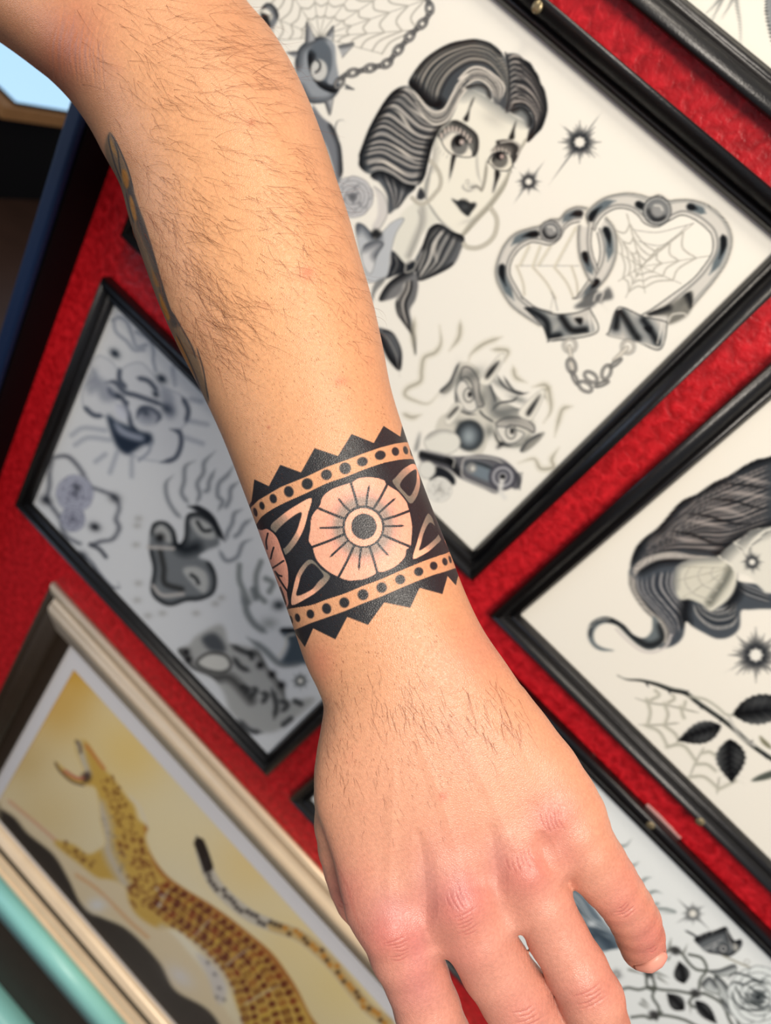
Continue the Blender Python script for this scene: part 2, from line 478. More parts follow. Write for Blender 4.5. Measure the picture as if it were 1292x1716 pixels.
# hair
hairL = cat(c1('600,545 480,575 380,670 270,840 180,1010 110,1190 75,1290'), c3('78,290 80,380 180,460 300,420 440,470 560,560 650,592 730,575 790,480 820,350 880,130'), c1('960,1000 1040,930 1100,830 1180,620 1292,480 1200,420 1090,560 1010,740 900,790 800,740 700,620'))
a.fill(hairL, (78, 84, 90), 1, .5)
gl = [c1('480,590 600,556 700,650 800,780 900,850 1010,810 1100,620 1180,500'), c1('380,700 520,660 640,760 780,910 900,960 1040,920 1110,800'), c1('270,860 420,800 560,900 700,1010 860,1060 960,1010'), c1('190,1010 350,930 520,1030 680,1140 860,1170'),
      c1('140,1150 320,1070 500,1160 660,1260 850,1290'), c3('110,200 330,160 520,240 700,330 840,340'), c3('100,330 300,290 450,370 620,450 800,430'), c3('180,450 300,415 440,465 560,555 650,588 760,560')]
a.hair(gl, 70, (34, 38, 44), (214, 206, 198), 3, 2.6, .75)
for g_, wd in ((c1('430,800 520,850 620,990 700,1060'), 5), (c1('600,760 700,830 800,900 880,930'), 4), (c3('400,120 520,200 640,290 740,310'), 5), (c3('250,350 340,330 470,400 600,490'), 6)):
    a.stroke(g_, wd, (224, 216, 206), .8, 2, (.4, .4))
a.shade(hairL, cat(c1('480,575 380,670 270,840 180,1010 110,1190'), c3('75,290 80,390')), 15, BK, .98, .8)
a.shade(hairL, cat(c1('1000,960 930,1060 880,1180'), c3('860,130 830,260 800,400 770,520')), 13, BK, .95, .9)
top = cat(c1('610,520 680,380 800,240 960,130 1100,70 1250,45'), c2('250,38 400,80 510,170 570,280 600,420 605,560 590,680 560,800 500,760 440,720 410,640 370,560 250,510 130,560 60,680 0,820'), c1('1000,960 1040,860 1100,620 1000,800 900,790 800,740 700,620'))
a.fill(top, (70, 76, 82), 1, .5)
gt = [cat(c1('620,520 700,370 830,230 990,130 1150,75'), c2('200,45 400,100 520,230 590,400 600,560')), cat(c1('740,620 770,480 860,330 1000,220 1170,150'), c2('230,120 400,170 530,330 590,520 590,640')),
      cat(c1('850,740 870,560 960,400 1100,270 1240,200'), c2('250,200 400,250 520,400 570,560 580,700')), cat(c1('940,760 990,580 1080,430 1200,340'), c2('200,300 350,310 470,420 550,560 560,720'))]
a.hair(gt, 40, (30, 36, 42), (176, 168, 158), 5, 2.6, .7)
a.shade(top, cat(c1('680,380 800,240 960,130 1150,65'), c2('250,38 400,80 510,170')), 11, BK, .95); a.shade(top, c1('640,520 760,660 860,750 940,740'), 16, BK, .95, .8)
rib = [cat(c1('600,545 700,640 800,765 900,822 1000,790 1080,650 1150,520 1250,420'), c2('60,470 180,355 300,345 430,420 520,500 550,590 500,720')), cat(c1('620,600 700,700 800,830 900,890 1010,850 1090,720 1160,600 1260,490'), c2('100,540 200,440 300,430 400,480 470,590 470,720')),
       cat(c1('700,760 800,900 900,960 1020,920 1100,800 1160,680 1250,560'), c2('100,580 180,505 260,475 350,510 420,600 430,700'))]
a.hair(rib, 30, (96, 96, 96), (236, 228, 218), 8, 3, .85)
for g_, wd, cc in ((rib[0], 3.4, (236, 228, 218)), (rib[2], 3.0, (230, 222, 212)), (rib[1], 2.2, (60, 64, 68))): a.stroke(g_, wd, cc, .85, 1.4, (.1, .1))
q = c2('120,560 250,515 370,555 410,690 330,640 230,600'); a.fill(q, (110, 116, 118), .8, 2); a.shade(q, c2('150,545 260,515 370,560 410,680'), 9, BK, .9)
right = c2('560,220 620,190 700,205 760,255 830,295 875,370 915,430 945,520 985,590 1015,750 1005,860 960,990 900,1060 800,1150 820,1000 850,900 830,830 720,770 600,830 560,810 605,640 600,400')
a.fill(right, (64, 66, 70), 1, .5)
gr = [c2('570,215 680,205 800,300 900,440 980,640 1005,800'), c2('600,330 700,300 820,400 900,520 980,720 980,880'), c2('620,480 720,440 830,520 920,680 970,830 940,990'), c2('630,620 720,580 830,640 910,760 940,900 880,1060'), c2('600,780 680,690 780,700 870,800 900,920 850,1080'), c2('600,825 690,745 780,760 860,860 870,980 820,1110')]
a.hair(gr, 44, (30, 30, 34), (196, 186, 178), 9, 2.8, .7)
for i in range(9):
    y_ = 215 + i * 62; a.stroke(c2('%d,%d %d,%d %d,%d' % (590 + i * 4, y_ + 40, 660, y_ - 2, 760, y_ + 26)), 2.6, (190, 182, 174), .7, 2, (.2, .6)); a.stroke(c2('%d,%d %d,%d %d,%d' % (590 + i * 4, y_ + 58, 670, y_ + 22, 800, y_ + 60)), 1.8, BK, .7, 1.5, (.2, .3))
a.shade(right, c2('780,260 900,420 980,590 1015,750 1000,880 900,1060 800,1150'), 13, BK, .96, .8)
q = c2('610,825 700,765 790,790 850,880 850,960 800,1000 740,900'); a.fill(q, (112, 116, 118), .9, 2); a.shade(q, c2('640,800 740,770 830,850 850,980'), 10, BK, .9)
a.stroke(c2('560,180 590,320 605,500 600,650 570,800'), 2.5, BK, .8, 1.5)
# lower lock under the wave and pony tail
q = c3('200,470 300,425 440,475 560,560 690,600 600,700 520,800 460,850 390,890 380,700 300,560 230,520')
a.fill(q, (84, 88, 94), 1, .6); a.hair([c3('300,440 380,600 430,720 440,850'), c3('440,500 480,640 480,760 470,840'), c3('700,600 620,680 540,790 480,850')], 16, DK, (184, 180, 178), 4, 2, .7); a.shade(q, c3('200,470 300,430 450,490 560,565 680,600'), 15, BK, .95)
q = c3('740,610 790,690 760,740 700,720'); a.fill(q, DK, .9, 1)
pony = c6('700,770 640,800 605,890 550,1000 560,1060 575,1110 650,1090 780,1020 830,930 850,850 780,815')
a.fill(pony, (96, 98, 102), 1, .5)
a.hair([c6('690,780 620,850 600,930 560,1030'), c6('720,780 650,870 620,980 575,1090'), c6('760,800 700,900 660,1010 580,1110'), c6('830,840 800,930 720,1040 590,1105')], 26, (36, 38, 42), (204, 200, 194), 6, 2.4, .75)
a.shade(pony, c6('600,900 640,805 710,770 790,820 850,850'), 13, BK, .95); a.shade(pony, c6('550,1010 575,1110 650,1090 780,1020'), 8, BK, .85)
a.stroke(c6('690,850 670,920 690,1000'), 8, (214, 208, 200), .6, 5, (.3, .3))
tail = c6('495,1060 555,1070 575,1130 560,1220 525,1290 545,1380 562,1460 560,1560 545,1500 530,1430 490,1370 450,1310 440,1240 470,1180 500,1120')
a.fill(tail, (110, 110, 112), 1, .5); a.hair([c6('510,1070 490,1160 450,1240 480,1340 540,1440'), c6('540,1070 540,1160 510,1250 520,1340 556,1480')], 12, BK, (196, 190, 184), 7, 1.8, .8)
a.shade(tail, c6('440,1240 450,1310 490,1370 530,1430 550,1540'), 6, BK, .9)
q = c6('420,930 500,1010 545,990 550,1060 450,1075 380,1095 410,1010'); a.fill(q, DK, 1, .5); a.hair([c6('420,940 440,1010 400,1085'), c6('500,1010 520,1040 520,1065')], 8, BK, LT, 2, 1.2, .7)
q = c6('340,1228 400,1120 520,1050 570,1100 500,1120 470,1180 430,1215'); a.fill(q, (120, 120, 122), 1, .5); a.shade(q, c6('335,1228 400,1130 520,1052'), 12, BK, .95); a.stroke(c6('510,1000 560,990 550,1040 500,1060 500,1010'), 3, LT, .9)
# eyes and marks
lidL = c4('215,170 300,60 400,8 520,60 645,170 655,330 600,405 565,260 480,160 380,110 300,130 240,205')
a.fill(lidL, (122, 122, 118), 1, 1.2); a.shade(lidL, c4('400,10 520,60 640,170 655,330 610,400'), 12, BK, .8); a.shade(lidL, c4('215,180 300,120 400,105 480,150 560,250'), 6, DK, .6)
ew = c4('245,212 300,320 400,392 580,405 575,290 480,165 370,118 290,140'); a.fill(ew, (238, 232, 220), 1, .5); a.shade(ew, c4('245,212 370,120 480,165 575,290'), 7, MD, .8)
t = np.linspace(0, 2 * np.pi, 20)[:-1]
el = lambda T_, x, y, rx, ry: T_(np.stack([x + rx * np.cos(t), y + ry * np.sin(t)], 1))
a.fill(el(c4, 452, 275, 92, 112), (118, 118, 116), 1, 1); a.shade(el(c4, 452, 275, 92, 112), c4('360,260 380,180 460,150 540,210'), 12, BK, .8); a.fill(el(c4, 445, 235, 48, 58), BK, 1, 1); a.fill(el(c4, 476, 245, 26, 30), (206, 190, 184), 1, 1)
a.stroke(c4('245,212 300,320 400,392 580,405 575,300 520,210 460,150'), 1.8, DK, .85)
for i in range(9):
    x_, y_ = [(262, 190), (300, 140), (340, 122), (380, 118), (420, 124), (460, 140), (500, 170), (535, 205), (565, 245)][i]
    a.stroke(c4(np.array([(x_, y_), (x_ - 8 + i * 2, y_ - 32)])), 4.2, (216, 200, 190), .85, 1.5); a.stroke(c4(np.array([(x_ + 16, y_ + 4), (x_ + 12 + i * 2, y_ - 50)])), 1.3, DK, .8)
for l in ('235,300 210,330', '255,330 235,370', '285,355 270,395', '330,380 310,420'): a.stroke(c4(l), 1, LT, .8)
a.fill(c2('228,655 200,740 175,800 155,925 105,905 150,830 190,720'), BK, .95, 1); a.fill(c4('372,388 412,392 395,470 372,560 345,640 352,520'), BK, .95, 1); a.stroke(c4('355,560 335,700'), 3, LT, .6, 2, (0, .5))
lidR = c4('855,232 1000,222 1115,290 1085,400 1040,475 1005,405 900,352 800,345 850,272')
a.fill(lidR, (116, 112, 108), 1, 1.2); a.shade(lidR, c4('855,240 1000,260 1060,320 1040,460'), 10, BK, .7); a.stroke(c4('900,250 1030,240 1105,300 1080,380'), 3, (214, 208, 200), .8, 2)
er = c4('760,470 800,385 900,352 1000,395 1032,500 965,556 850,540'); a.fill(er, (234, 228, 214), 1, .5); a.fill(el(c4, 888, 440, 88, 88), (112, 110, 106), 1, 1); a.shade(el(c4, 888, 440, 88, 88), c4('800,420 860,360 960,370'), 10, BK, .85); a.fill(el(c4, 890, 395, 44, 44), BK, 1, 1); a.fill(el(c4, 912, 402, 24, 26), (200, 176, 170), 1, 1)
a.stroke(c4('760,460 800,500 850,545 965,556 1032,500'), 1.8, DK, .85); a.stroke(c4('760,465 800,385 900,350 1000,390 1032,495'), 2.4, DK, .9)
for x_, y_ in ((800, 360), (840, 345), (880, 338), (920, 342), (960, 356), (995, 385)): a.stroke(c4(np.array([(x_, y_), (x_ - 6, y_ - 26)])), 3.2, (206, 196, 186), .8, 1.2)
for l in ('970,560 980,600', '1000,540 1020,580', '1025,510 1060,530'): a.stroke(c4(l), 1, MD, .8)
a.fill(c4('1068,10 1048,120 1042,210 985,208 1012,140 1040,70'), BK, .95, 1); a.fill(c4('840,548 892,582 855,690 812,800 832,650'), BK, .95, 1); a.stroke(c4('830,680 800,820'), 3, LT, .6, 2, (0, .5))
# nose, mouth
a.stroke(c4('650,330 640,450 655,600 690,700'), 4, LT, .6, 4, (.3, .3)); a.stroke(c4('745,430 738,560 720,680 690,780'), 5.5, (150, 146, 136), .85, 3, (.3, .1))
a.stroke(c4('500,690 490,740 540,775 600,770'), 3, LT, .8, 2.5, (.2, .2)); a.stroke(c4('590,740 640,725 690,770'), 4, (130, 126, 118), .8, 3); a.stroke(el(c4, 538, 675, 18, 22), 1.3, LT, .9, closed=True); a.blob(*c4('590,730')[0], 9, 5, MD, .3)
mo = c4('365,858 430,882 480,860 530,868 565,905 610,898 637,915 620,955 580,1005 545,1050 480,1005 425,935'); a.fill(mo, (40, 42, 44), 1, 1); a.stroke(c4('480,872 510,866 535,885'), 1.6, (200, 196, 186), .9); a.stroke(c4('585,905 610,902 630,920'), 1.4, (170, 166, 158), .8); a.blob(*c4('510,950')[0], 7, 5, MD, .5)
a.blob(*c4('540,1100')[0], 14, 4, LT, .3, -20)
# hoop earrings
for l, w1 in (('140,450 215,545 250,650 235,740 190,800 130,870 60,915 0,905 -60,850', 7), ('790,960 850,1060 855,1160 820,1270 740,1350 640,1392 540,1385 500,1350', 8)):
    a.stroke(c4(l), w1, (176, 172, 160), .95, 2); a.stroke(c4(l), w1 - 3.4, (226, 220, 206), .9, 1.5); a.stroke(c4(l), 1, MD, .8)
    q = spline(c4(l), 1); [a.stroke(q[i:i + 3], 3, (190, 184, 172), .8, raw=True) for i in range(4, len(q) - 4, 8)]
# roses and leaves along the arm
rose(a, 591, 330, 33, 20, (78, 80, 86), (196, 196, 200)); a.fill(c6('310,545 370,600 392,700 350,790 310,815 300,780 330,720 330,620'), (214, 210, 208), 1, .6); a.stroke(c6('310,545 370,600 392,700 350,790 310,815'), 1.5, MD, .7)
for s_, g_ in (('200,800 240,770 300,830 320,860 420,760 490,740 440,830 410,950 390,1080 300,1120 260,1080', (190, 194, 200)), ('250,900 330,870 370,890 330,960 290,1070 240,1000', (214, 214, 216))):
    q = c6(s_); a.fill(q, g_, 1, .6); a.shade(q, q[:4], 16, (60, 66, 76), .85); a.stroke(q, 1.3, MD, .7, closed=True)
a.fill(c6('290,830 320,800 360,830 320,860'), BK, .9, 1.5)
q = c6('-60,60 0,130 60,180 90,250 112,310 122,420 120,470 90,530 60,420 20,300 -40,200'); a.fill(q, (120, 124, 132), 1, 1); a.shade(q, c6('60,180 110,300 122,470'), 10, BK, .85); a.stroke(c6('95,260 78,200 92,155 125,148 145,165'), 2.6, MD, .8, 1.5, (0, .5))
q = c6('330,1400 380,1402 430,1430 470,1510 478,1580 462,1650 400,1590 360,1510'); a.fill(q, (88, 90, 94), 1, .6); a.shade(q, c6('340,1440 400,1560 455,1630'), 12, BK, .9); a.shade(q, c6('380,1402 440,1430 478,1520 470,1640'), 6, BK, .9); a.stroke(c6('345,1410 400,1470 440,1550 458,1640 465,1690'), 1.5, PL, .6)
q = c6('290,1270 320,1180 370,1120 380,1090 330,1110 300,1160'); a.fill(q, MD, .8, 1)
# stars
star(a, *TR(7.177, 860, 170)('800,490')[0], 10, 31, [(-54, 62, 4.5), (126, 88, 4.5), (-138, 46, 2.5), (36, 44, 2.5)]); star(a, *TR(7.177, 860, 170)('185,965')[0], 6.5, 19, [(-52, 46, 4), (124, 46, 4), (44, 32, 2)])
# smoke round the devil
d4 = TR(4.307, 660, 560)
for l in ('330,-60 340,60 300,130 220,170 200,260 190,340 100,390 80,440 150,480 250,500 330,420', '480,-100 470,20 400,120', '780,20 650,70 560,140 540,190', '700,110 820,120 800,200', '1130,380 1080,420 1110,480', '1290,520 1220,540 1190,620 1160,740',
          '860,230 880,310 960,350', '1190,820 1140,900 1150,960 1060,970 1010,900 900,930', '60,570 130,600 200,580', '150,-120 140,20 150,140', '1000,380 1100,370 1130,470 1130,560 1080,640'):
    q = d4(l); a.stroke(q, 10, (196, 190, 172), .6, 7, (.2, .4)); a.stroke(q, 2.6, (140, 136, 124), .75, 2, (.2, .4))
# devil's head
hd = d4('470,230 520,200 600,240 640,330 700,380 760,460 860,520 960,560 1020,640 1010,700 930,800 830,820 740,790 700,720 640,860 540,850 440,780 400,720 300,700 330,600 400,560 460,520 440,400')
a.fill(hd, (214, 210, 200), 1, 1)
for s_ in ('500,240 560,250 610,330 620,430 650,510 600,520 580,430 560,350 520,310 480,320', '740,640 830,600 940,610 1010,660 1010,710 950,680 880,660 800,670 760,680'):
    q = d4(s_); a.fill(q, (180, 176, 170), 1, .8); a.stroke(q, 2, DK, .8, 1.4, closed=True)
for x_, y_, rx_, ry_, an_ in ((560, 300, 12, 26, 60), (820, 600, 26, 9, 10), (770, 360, 8, 24, -60), (640, 460, 10, 18, 0), (690, 700, 10, 14, 0), (470, 330, 9, 24, 0), (960, 760, 18, 8, -30), (480, 640, 12, 8, 0), (860, 800, 26, 6, 0), (400, 380, 7, 18, 40), (900, 470, 20, 7, 20)):
    q = d4(np.array([(x_, y_)]))[0]; a.blob(q[0], q[1], rx_ * .8, ry_ * .8, (70, 74, 74), .5, an_)
for s_, cx_, cy_ in (('450,420 470,350 510,340 550,400 600,520 560,560 500,530', 540, 440), ('740,680 800,670 880,690 940,720 880,780 800,780', 845, 705)):
    q = d4(s_); a.fill(q, (226, 222, 214), 1, .8); a.stroke(q, 2.2, MD, .9, 1.6, closed=True); a.stroke(el(d4, cx_, cy_, 36, 50), 3, (110, 110, 108), .9, 2, closed=True); a.fill(el(d4, cx_ + 8, cy_ - 4, 16, 22), BK, .9, 1)
for l in ('440,400 460,520 520,570 600,580', '720,690 760,780 860,815', '610,540 650,590 730,640', '690,350 720,440 740,500', '740,290 800,380 900,430 980,420', '790,300 860,400 950,430', '700,560 760,500 860,480 900,440'):
    a.stroke(d4(l), 3.6, (58, 60, 62), .9, 2.4, (.2, .2))
a.shade(hd, d4('690,330 720,450 740,560 900,540'), 16, (84, 88, 90), .7)
for s_ in ('620,330 760,150 800,170 720,320 670,370', '900,560 1050,410 1090,430 1010,600 960,620', '370,600 440,500 500,520 420,640 380,650'):   # horns and fangs
    q = d4(s_); a.fill(q, (236, 232, 222), 1, .8); a.stroke(q, 1.2, LT, .9, closed=True)
for s_ in ('660,300 700,240 765,190 720,270 670,325', '955,570 1000,500 1062,430 1020,520 975,590', '385,600 450,525 470,530 400,605', '740,830 770,780 800,790'): a.fill(d4(s_), BK, .92, 1.5)
for s_ in ('330,410 400,340 450,230 480,200 440,310 420,390 370,430', '910,840 960,770 1040,720 1090,710 1040,780 950,850'):
    q = d4(s_); a.fill(q, (150, 148, 142), 1, 1); a.shade(q, q[:3], 7, DK, .8)
a.fill(el(d4, 545, 730, 105, 112), (30, 34, 38), 1, 1.5); a.fill(el(d4, 545, 735, 76, 84), (112, 122, 130), .9, 7); a.blob(*d4('540,740')[0], 10, 13, (176, 186, 190), .7)
q = el(d4, 350, 780, 130, 90); a.fill(q, (230, 228, 220), 1, 1); a.shade(q, d4('240,740 340,690 450,700'), 8, LT, .8); a.stroke(q, 1.6, LT, .8, closed=True)
# revolver
gun = d4('190,840 300,850 420,880 520,880 640,870 780,900 860,960 920,1040 890,1120 800,1090 740,1150 640,1110 480,1040 380,980 200,920')
a.fill(gun, (96, 96, 102), 1, 1); a.shade(gun, d4('200,870 420,930'), 9, BK, .95); a.shade(gun, d4('400,900 460,1000'), 10, BK, .9)
for l in ('200,835 420,890 430,960', '190,925 380,975 470,1040', '490,960 510,900 600,890 720,900 800,940', '490,960 500,1030 600,1080 740,1140'): a.stroke(d4(l), 3, (196, 194, 190), .8, 1.5)
q = d4('520,930 600,920 720,970 700,1060 620,1040 530,990'); a.fill(q, (118, 130, 140), 1, 1.5); a.shade(q, d4('520,930 600,920 740,970'), 8, BK, .8); a.fill(el(d4, 560, 965, 38, 40), (140, 140, 140), 1, 1); a.fill(el(d4, 570, 970, 16, 18), (216, 214, 208), 1, 1)
for r_ in (100, 78, 56, 36): a.fill(el(d4, 785, 1030, r_, r_ * .98), (70, 70, 80) if r_ in (100, 56) else (168, 168, 174), 1, 1)
a.fill(el(d4, 785, 1030, 20, 20), BK, 1, 1); a.stroke(d4('780,1060 770,1130 800,1180'), 8, (226, 224, 220), .9, 5)
for i in range(10): a.stroke(d4(np.array([(880 + i * 2, 1010 + i * 10), (930 - i * 2, 1000 + i * 14)])), 1.2, DK, .8)
q = d4('300,960 380,980 440,1040 430,1090 340,1040 260,1060'); a.fill(q, DK, 1, 1); rose(a, *d4('330,1120')[0], 20, 10, LT, (236, 234, 228), 3); a.fill(el(d4, 240, 980, 60, 62), (226, 224, 218), 1, 1); a.stroke(el(d4, 240, 980, 60, 62), 1.5, LT, .9, closed=True)
q = d4('150,820 190,700 180,800 160,850'); a.fill(q, MD, .8, 1.5)
# heart handcuffs
r1, r2, r3 = TR(5.873, 820, 310), TR(4.969, 980, 310), TR(4.307, 860, 460)
webl = [r1('260,795 880,795')]
a.stroke(webl[0], 1.6, LT, .8)
for l in ('390,600 300,790', '500,600 430,790', '600,600 480,790', '850,420 650,790'): a.stroke(r1(l), 4.5, (214, 208, 192), .9, 1.5); a.stroke(r1(l) + 2.4, .9, LT, .7)
for l in ('270,800 330,960 345,1080', '430,810 560,960 650,1116', '640,810 760,960 830,1116', '810,800 860,960 870,1090'): a.stroke(r1(l), 5, (220, 212, 194), .8, 3); a.stroke(r1(l), 1.2, LT, .85)
a.stroke(r3('275,130 300,180 320,260'), 1.4, MD, .8); a.stroke(r3('290,150 270,250'), 1.2, LT, .8)
web(a, r2('470,680')[0], [r2(e)[0] for e in ('350,240', '610,520', '905,320', '1040,590', '800,820', '500,900', '340,940', '280,800', '270,560', '190,300', '350,240')], (.30, .55, .80), .14, 1.3, (140, 136, 126), 4)
a.stroke(r2('410,375 600,395 790,350 910,318'), 1.6, LT, .9); a.stroke(r2('450,470 620,505 740,440 850,340'), 1.5, LT, .9)
def cuff(outer, inner, darks, lights):
    o, i_ = spline(outer, 3), spline(inner, 3)
    a.stroke(outer, 6, (198, 190, 176), .5, 5)
    band = cat(o, i_[::-1]); a.fill(band, (216, 212, 206), 1, .4, smooth=False)
    mid = lerp_curve(outer, inner, .42, 90)
    for t0, t1 in darks:
        k0, k1 = int(t0 * 89), int(t1 * 89) + 1; seg = mid[k0:k1]
        if len(seg) > 1: a.stroke(seg, 13, (92, 104, 112), .92, 4, (.12, .3)); a.stroke(seg[:max(2, int(len(seg) * .6))], 11, BK, .92, 4, (.15, .6))
    a.stroke(lerp_curve(outer, inner, .10, 60), 4, (120, 122, 122), .5, 3); a.stroke(lerp_curve(outer, inner, .74, 60), 3.4, (110, 110, 110), .7, 2.4); a.stroke(lerp_curve(outer, inner, .88, 60), 1.2, (234, 230, 224), .8)
    a.stroke(outer, 1.5, (66, 68, 70), .85, 1); a.stroke(inner, 1.9, (56, 58, 60), .9, 1.2)
lo = cat(r1('960,225 860,215 760,255 690,330 600,340 500,400 400,425 250,480 140,600 75,760 60,880 100,1010'), r3('-20,220 80,300 190,370'))
li = cat(r1('890,360 800,385 740,440 690,530 600,590 480,570 400,570 290,640 215,760 205,880 270,1010 330,1116'), r3('60,160 160,235 280,272'))
cuff(lo, li, [(.02, .14), (.30, .47), (.58, .80)], [])
# left ring of the right-hand cuff and the bar of the left one crossing it
ro = cat(r2('30,330 10,250 60,180 170,105 330,70 450,80 540,105 620,85 700,130 760,125 880,125 1010,160 1120,240 1200,350 1225,480 1180,640 1090,780 970,925'), P('1150,524 1122,541'))
ri = cat(r2('80,380 110,310 170,240 270,195 370,205 440,250 500,320 600,350 700,300 800,252 900,280 1000,350 1060,430 1060,560 980,690 880,800'), r3('1100,180 1000,250 930,290'))
cuff(ro, ri, [(.03, .15), (.23, .33), (.43, .50), (.60, .76), (.86, .96)], [])
cuff(r1('1150,320 1230,430 1255,600 1230,760 1150,920 1020,1060 930,1116'), r1('1060,470 1080,560 1090,680 1060,800 980,930 860,1100 820,1116'), [(.05, .45), (.70, .95)], [])
cuff(r1('880,400 870,540 890,720 960,900 1010,960'), r1('1010,420 1000,560 1020,690 1060,800 1060,830'), [(.50, .95)], [])
for T_, x_, y_, r_ in ((r1, 600, 455, 105), (r2, 602, 215, 118)):
    k_ = 96 if T_ is r1 else 96
    a.fill(el(T_, x_, y_, r_, r_), (120, 122, 124), 1, 1); a.stroke(el(T_, x_, y_, r_, r_), 1.6, (60, 62, 64), .9, closed=True); a.stroke(el(T_, x_, y_, r_ * .86, r_ * .86), 1.6, (198, 196, 192), .8, closed=True)
    a.shade(el(T_, x_, y_, r_ * .8, r_ * .8), T_(np.array([(x_ - 60, y_ + 10), (x_ - 20, y_ + 70), (x_ + 50, y_ + 60)])), 9, BK, .85); a.fill(el(T_, x_ + 5, y_ - 5, r_ * .5, r_ * .5), (150, 150, 150), 1, 1.5); a.stroke(T_(np.array([(x_ - 20, y_ - 45), (x_ + 25, y_ - 40), (x_ + 45, y_ - 5)])), 3, (226, 222, 216), .8, 2)
for s_, dk in (('80,240 150,240 290,285 440,280 540,250 560,260 600,420 280,480 250,470 210,370', ('90,240 230,330 260,440 330,440', '350,310 420,400 520,400')),
               ('690,420 740,260 800,240 930,300 1080,335 1110,370 1060,540 900,490 690,440', ('740,380 770,270 870,420 900,460', '940,330 990,400 1040,490'))):
    q = r3(s_); a.fill(q, (208, 204, 198), 1, .5, False)
    for l in dk: a.shade(q, r3(l), 20, (70, 80, 88), .9, 1.2, False); a.shade(q, r3(l), 9, BK, .95, 1.0, False)
    a.stroke(np.vstack([q, q[:1]]), 2.2, (54, 56, 58), .9, 1.2)
for x_, y_ in ((480, 335), (980, 398)): a.fill(r3(np.array([(x_ - 40, y_ - 16), (x_ + 20, y_ - 22), (x_ + 8, y_ + 30)])), BK, .95, 1)
a.stroke(r3('545,290 560,410'), 2, (236, 232, 226), .9); a.stroke(r3('1075,345 1040,500'), 2, (236, 232, 226), .9)
a.stroke(r3('700,440 880,485 1060,528'), 2.4, (222, 218, 210), .8); a.stroke(r3('270,470 420,445 590,420'), 2.2, (222, 218, 210), .8)
q = r3('440,240 500,180 560,100 640,130 690,90 720,170 640,200 690,270 620,200 560,240'); a.fill(q, (90, 92, 94), .9, 1.5); a.stroke(r3('580,190 600,140 650,130 630,190'), 3, (206, 202, 196), .9)
q = r3('960,290 1090,230 1200,170 1290,120 1290,230 1240,310 1120,360 1110,300'); a.fill(q, (120, 118, 112), .9, 1.5); a.shade(q, r3('980,285 1120,240'), 10, BK, .9); a.stroke(r3('1120,340 1150,290 1230,280 1250,300'), 3.4, (206, 202, 194), .9); a.shade(q, r3('1260,140 1290,220'), 10, BK, .9)
for x_, y_ in ((408, 512), (828, 522)): a.stroke(el(r3, x_, y_, 40, 44), 5, (150, 146, 140), .9, 2, closed=True); a.stroke(el(r3, x_, y_, 40, 44), 1.6, (226, 222, 214), .9, closed=True); a.stroke(el(r3, x_, y_, 58, 60), 1.2, MD, .6, closed=True)
for l in ('405,520 430,680', '820,530 730,620'): a.stroke(r3(l), 8, (150, 146, 138), .9, 2); a.stroke(r3(l), 5, (226, 220, 210), .9, 1.5)
chain_(a, r3('420,660 450,760 520,810'), 3, 12, 7, (70, 70, 70)); chain_(a, r3('560,740 640,790 680,690 740,640'), 4, 12, 7, (70, 70, 70))

# ---------------------------------------------------------------- sheet C
b = C['C']
g1, g2 = TR(4.012, 970, 760), TR(4.75, 1020, 1060)
mane = g1('345,760 380,640 440,570 540,490 680,330 800,270 900,200 1010,150 1100,90 1200,40 1290,20 1600,-100 1600,480 1290,500 1180,510 1100,560 1020,610 940,690 840,700 720,710 560,740 450,760 380,830')
b.fill(mane, (60, 64, 70), 1, .5)
gm = [g1('420,600 600,480 760,330 950,220 1290,60'), g1('450,640 640,500 820,380 1050,300 1290,200'), g1('440,650 660,540 860,450 1080,420 1290,330'), g1('420,700 600,610 800,560 1000,560 1290,460'), g1('400,740 560,660 740,650 860,670 950,680')]
b.hair(gm, 100, (24, 28, 34), (170, 160, 156), 12, 3.2, .7)
for l in ('620,560 720,580 860,600', '720,450 860,470 1020,510', '860,360 1000,380 1140,430', '960,260 1120,270 1290,300', '1050,150 1180,180 1290,200'): b.stroke(g1(l), 7, (196, 184, 178), .65, 6, (.35, .45))
for l in ('600,520 760,545 900,600 980,600', '700,400 860,420 1050,470 1200,470', '860,300 1040,320 1180,360 1290,370', '960,200 1130,215 1290,240'): b.stroke(g1(l), 3.6, BK, .8, 3, (.3, .3))
b.shade(mane, g1('360,700 440,570 540,490 680,330 900,200 1100,90 1290,20'), 14, BK, .95); b.shade(mane, g1('940,690 1020,610 1100,560 1290,490'), 16, BK, .9)
lower = g1('340,780 350,900 420,1010 500,1090 560,1170 580,1250 540,1310 640,1290 700,1230 720,1130 760,1160 830,1200 930,1245 1020,1230 1080,1170 1090,1060 1150,1050 1290,1045 1600,1060 1600,930 1290,930 1200,880 1060,850 940,700 720,700 520,720 400,790')
b.fill(lower, (72, 78, 86), 1, .5)
gn_ = [g1('350,790 360,900 450,1020 560,1130 590,1230'), g1('420,820 440,930 540,1050 620,1160 640,1250'), g1('540,780 530,900 600,1000 680,1100 690,1200'), g1('640,780 630,900 690,1000 730,1060')]
b.hair(gn_, 40, (28, 34, 44), (176, 172, 172), 14, 2.4, .75)
b.hair([g1('760,1000 800,1100 900,1180 1020,1170 1080,1100'), g1('800,1000 850,1060 940,1090 1040,1060 1060,980'), g1('860,1040 940,1050 1010,1020')], 24, (28, 34, 42), (188, 184, 180), 15, 2.2, .75)
b.hair([g1('1060,900 1130,960 1290,1010'), g1('1090,870 1180,900 1290,950')], 12, (24, 28, 34), (150, 150, 152), 16, 2.2, .75)
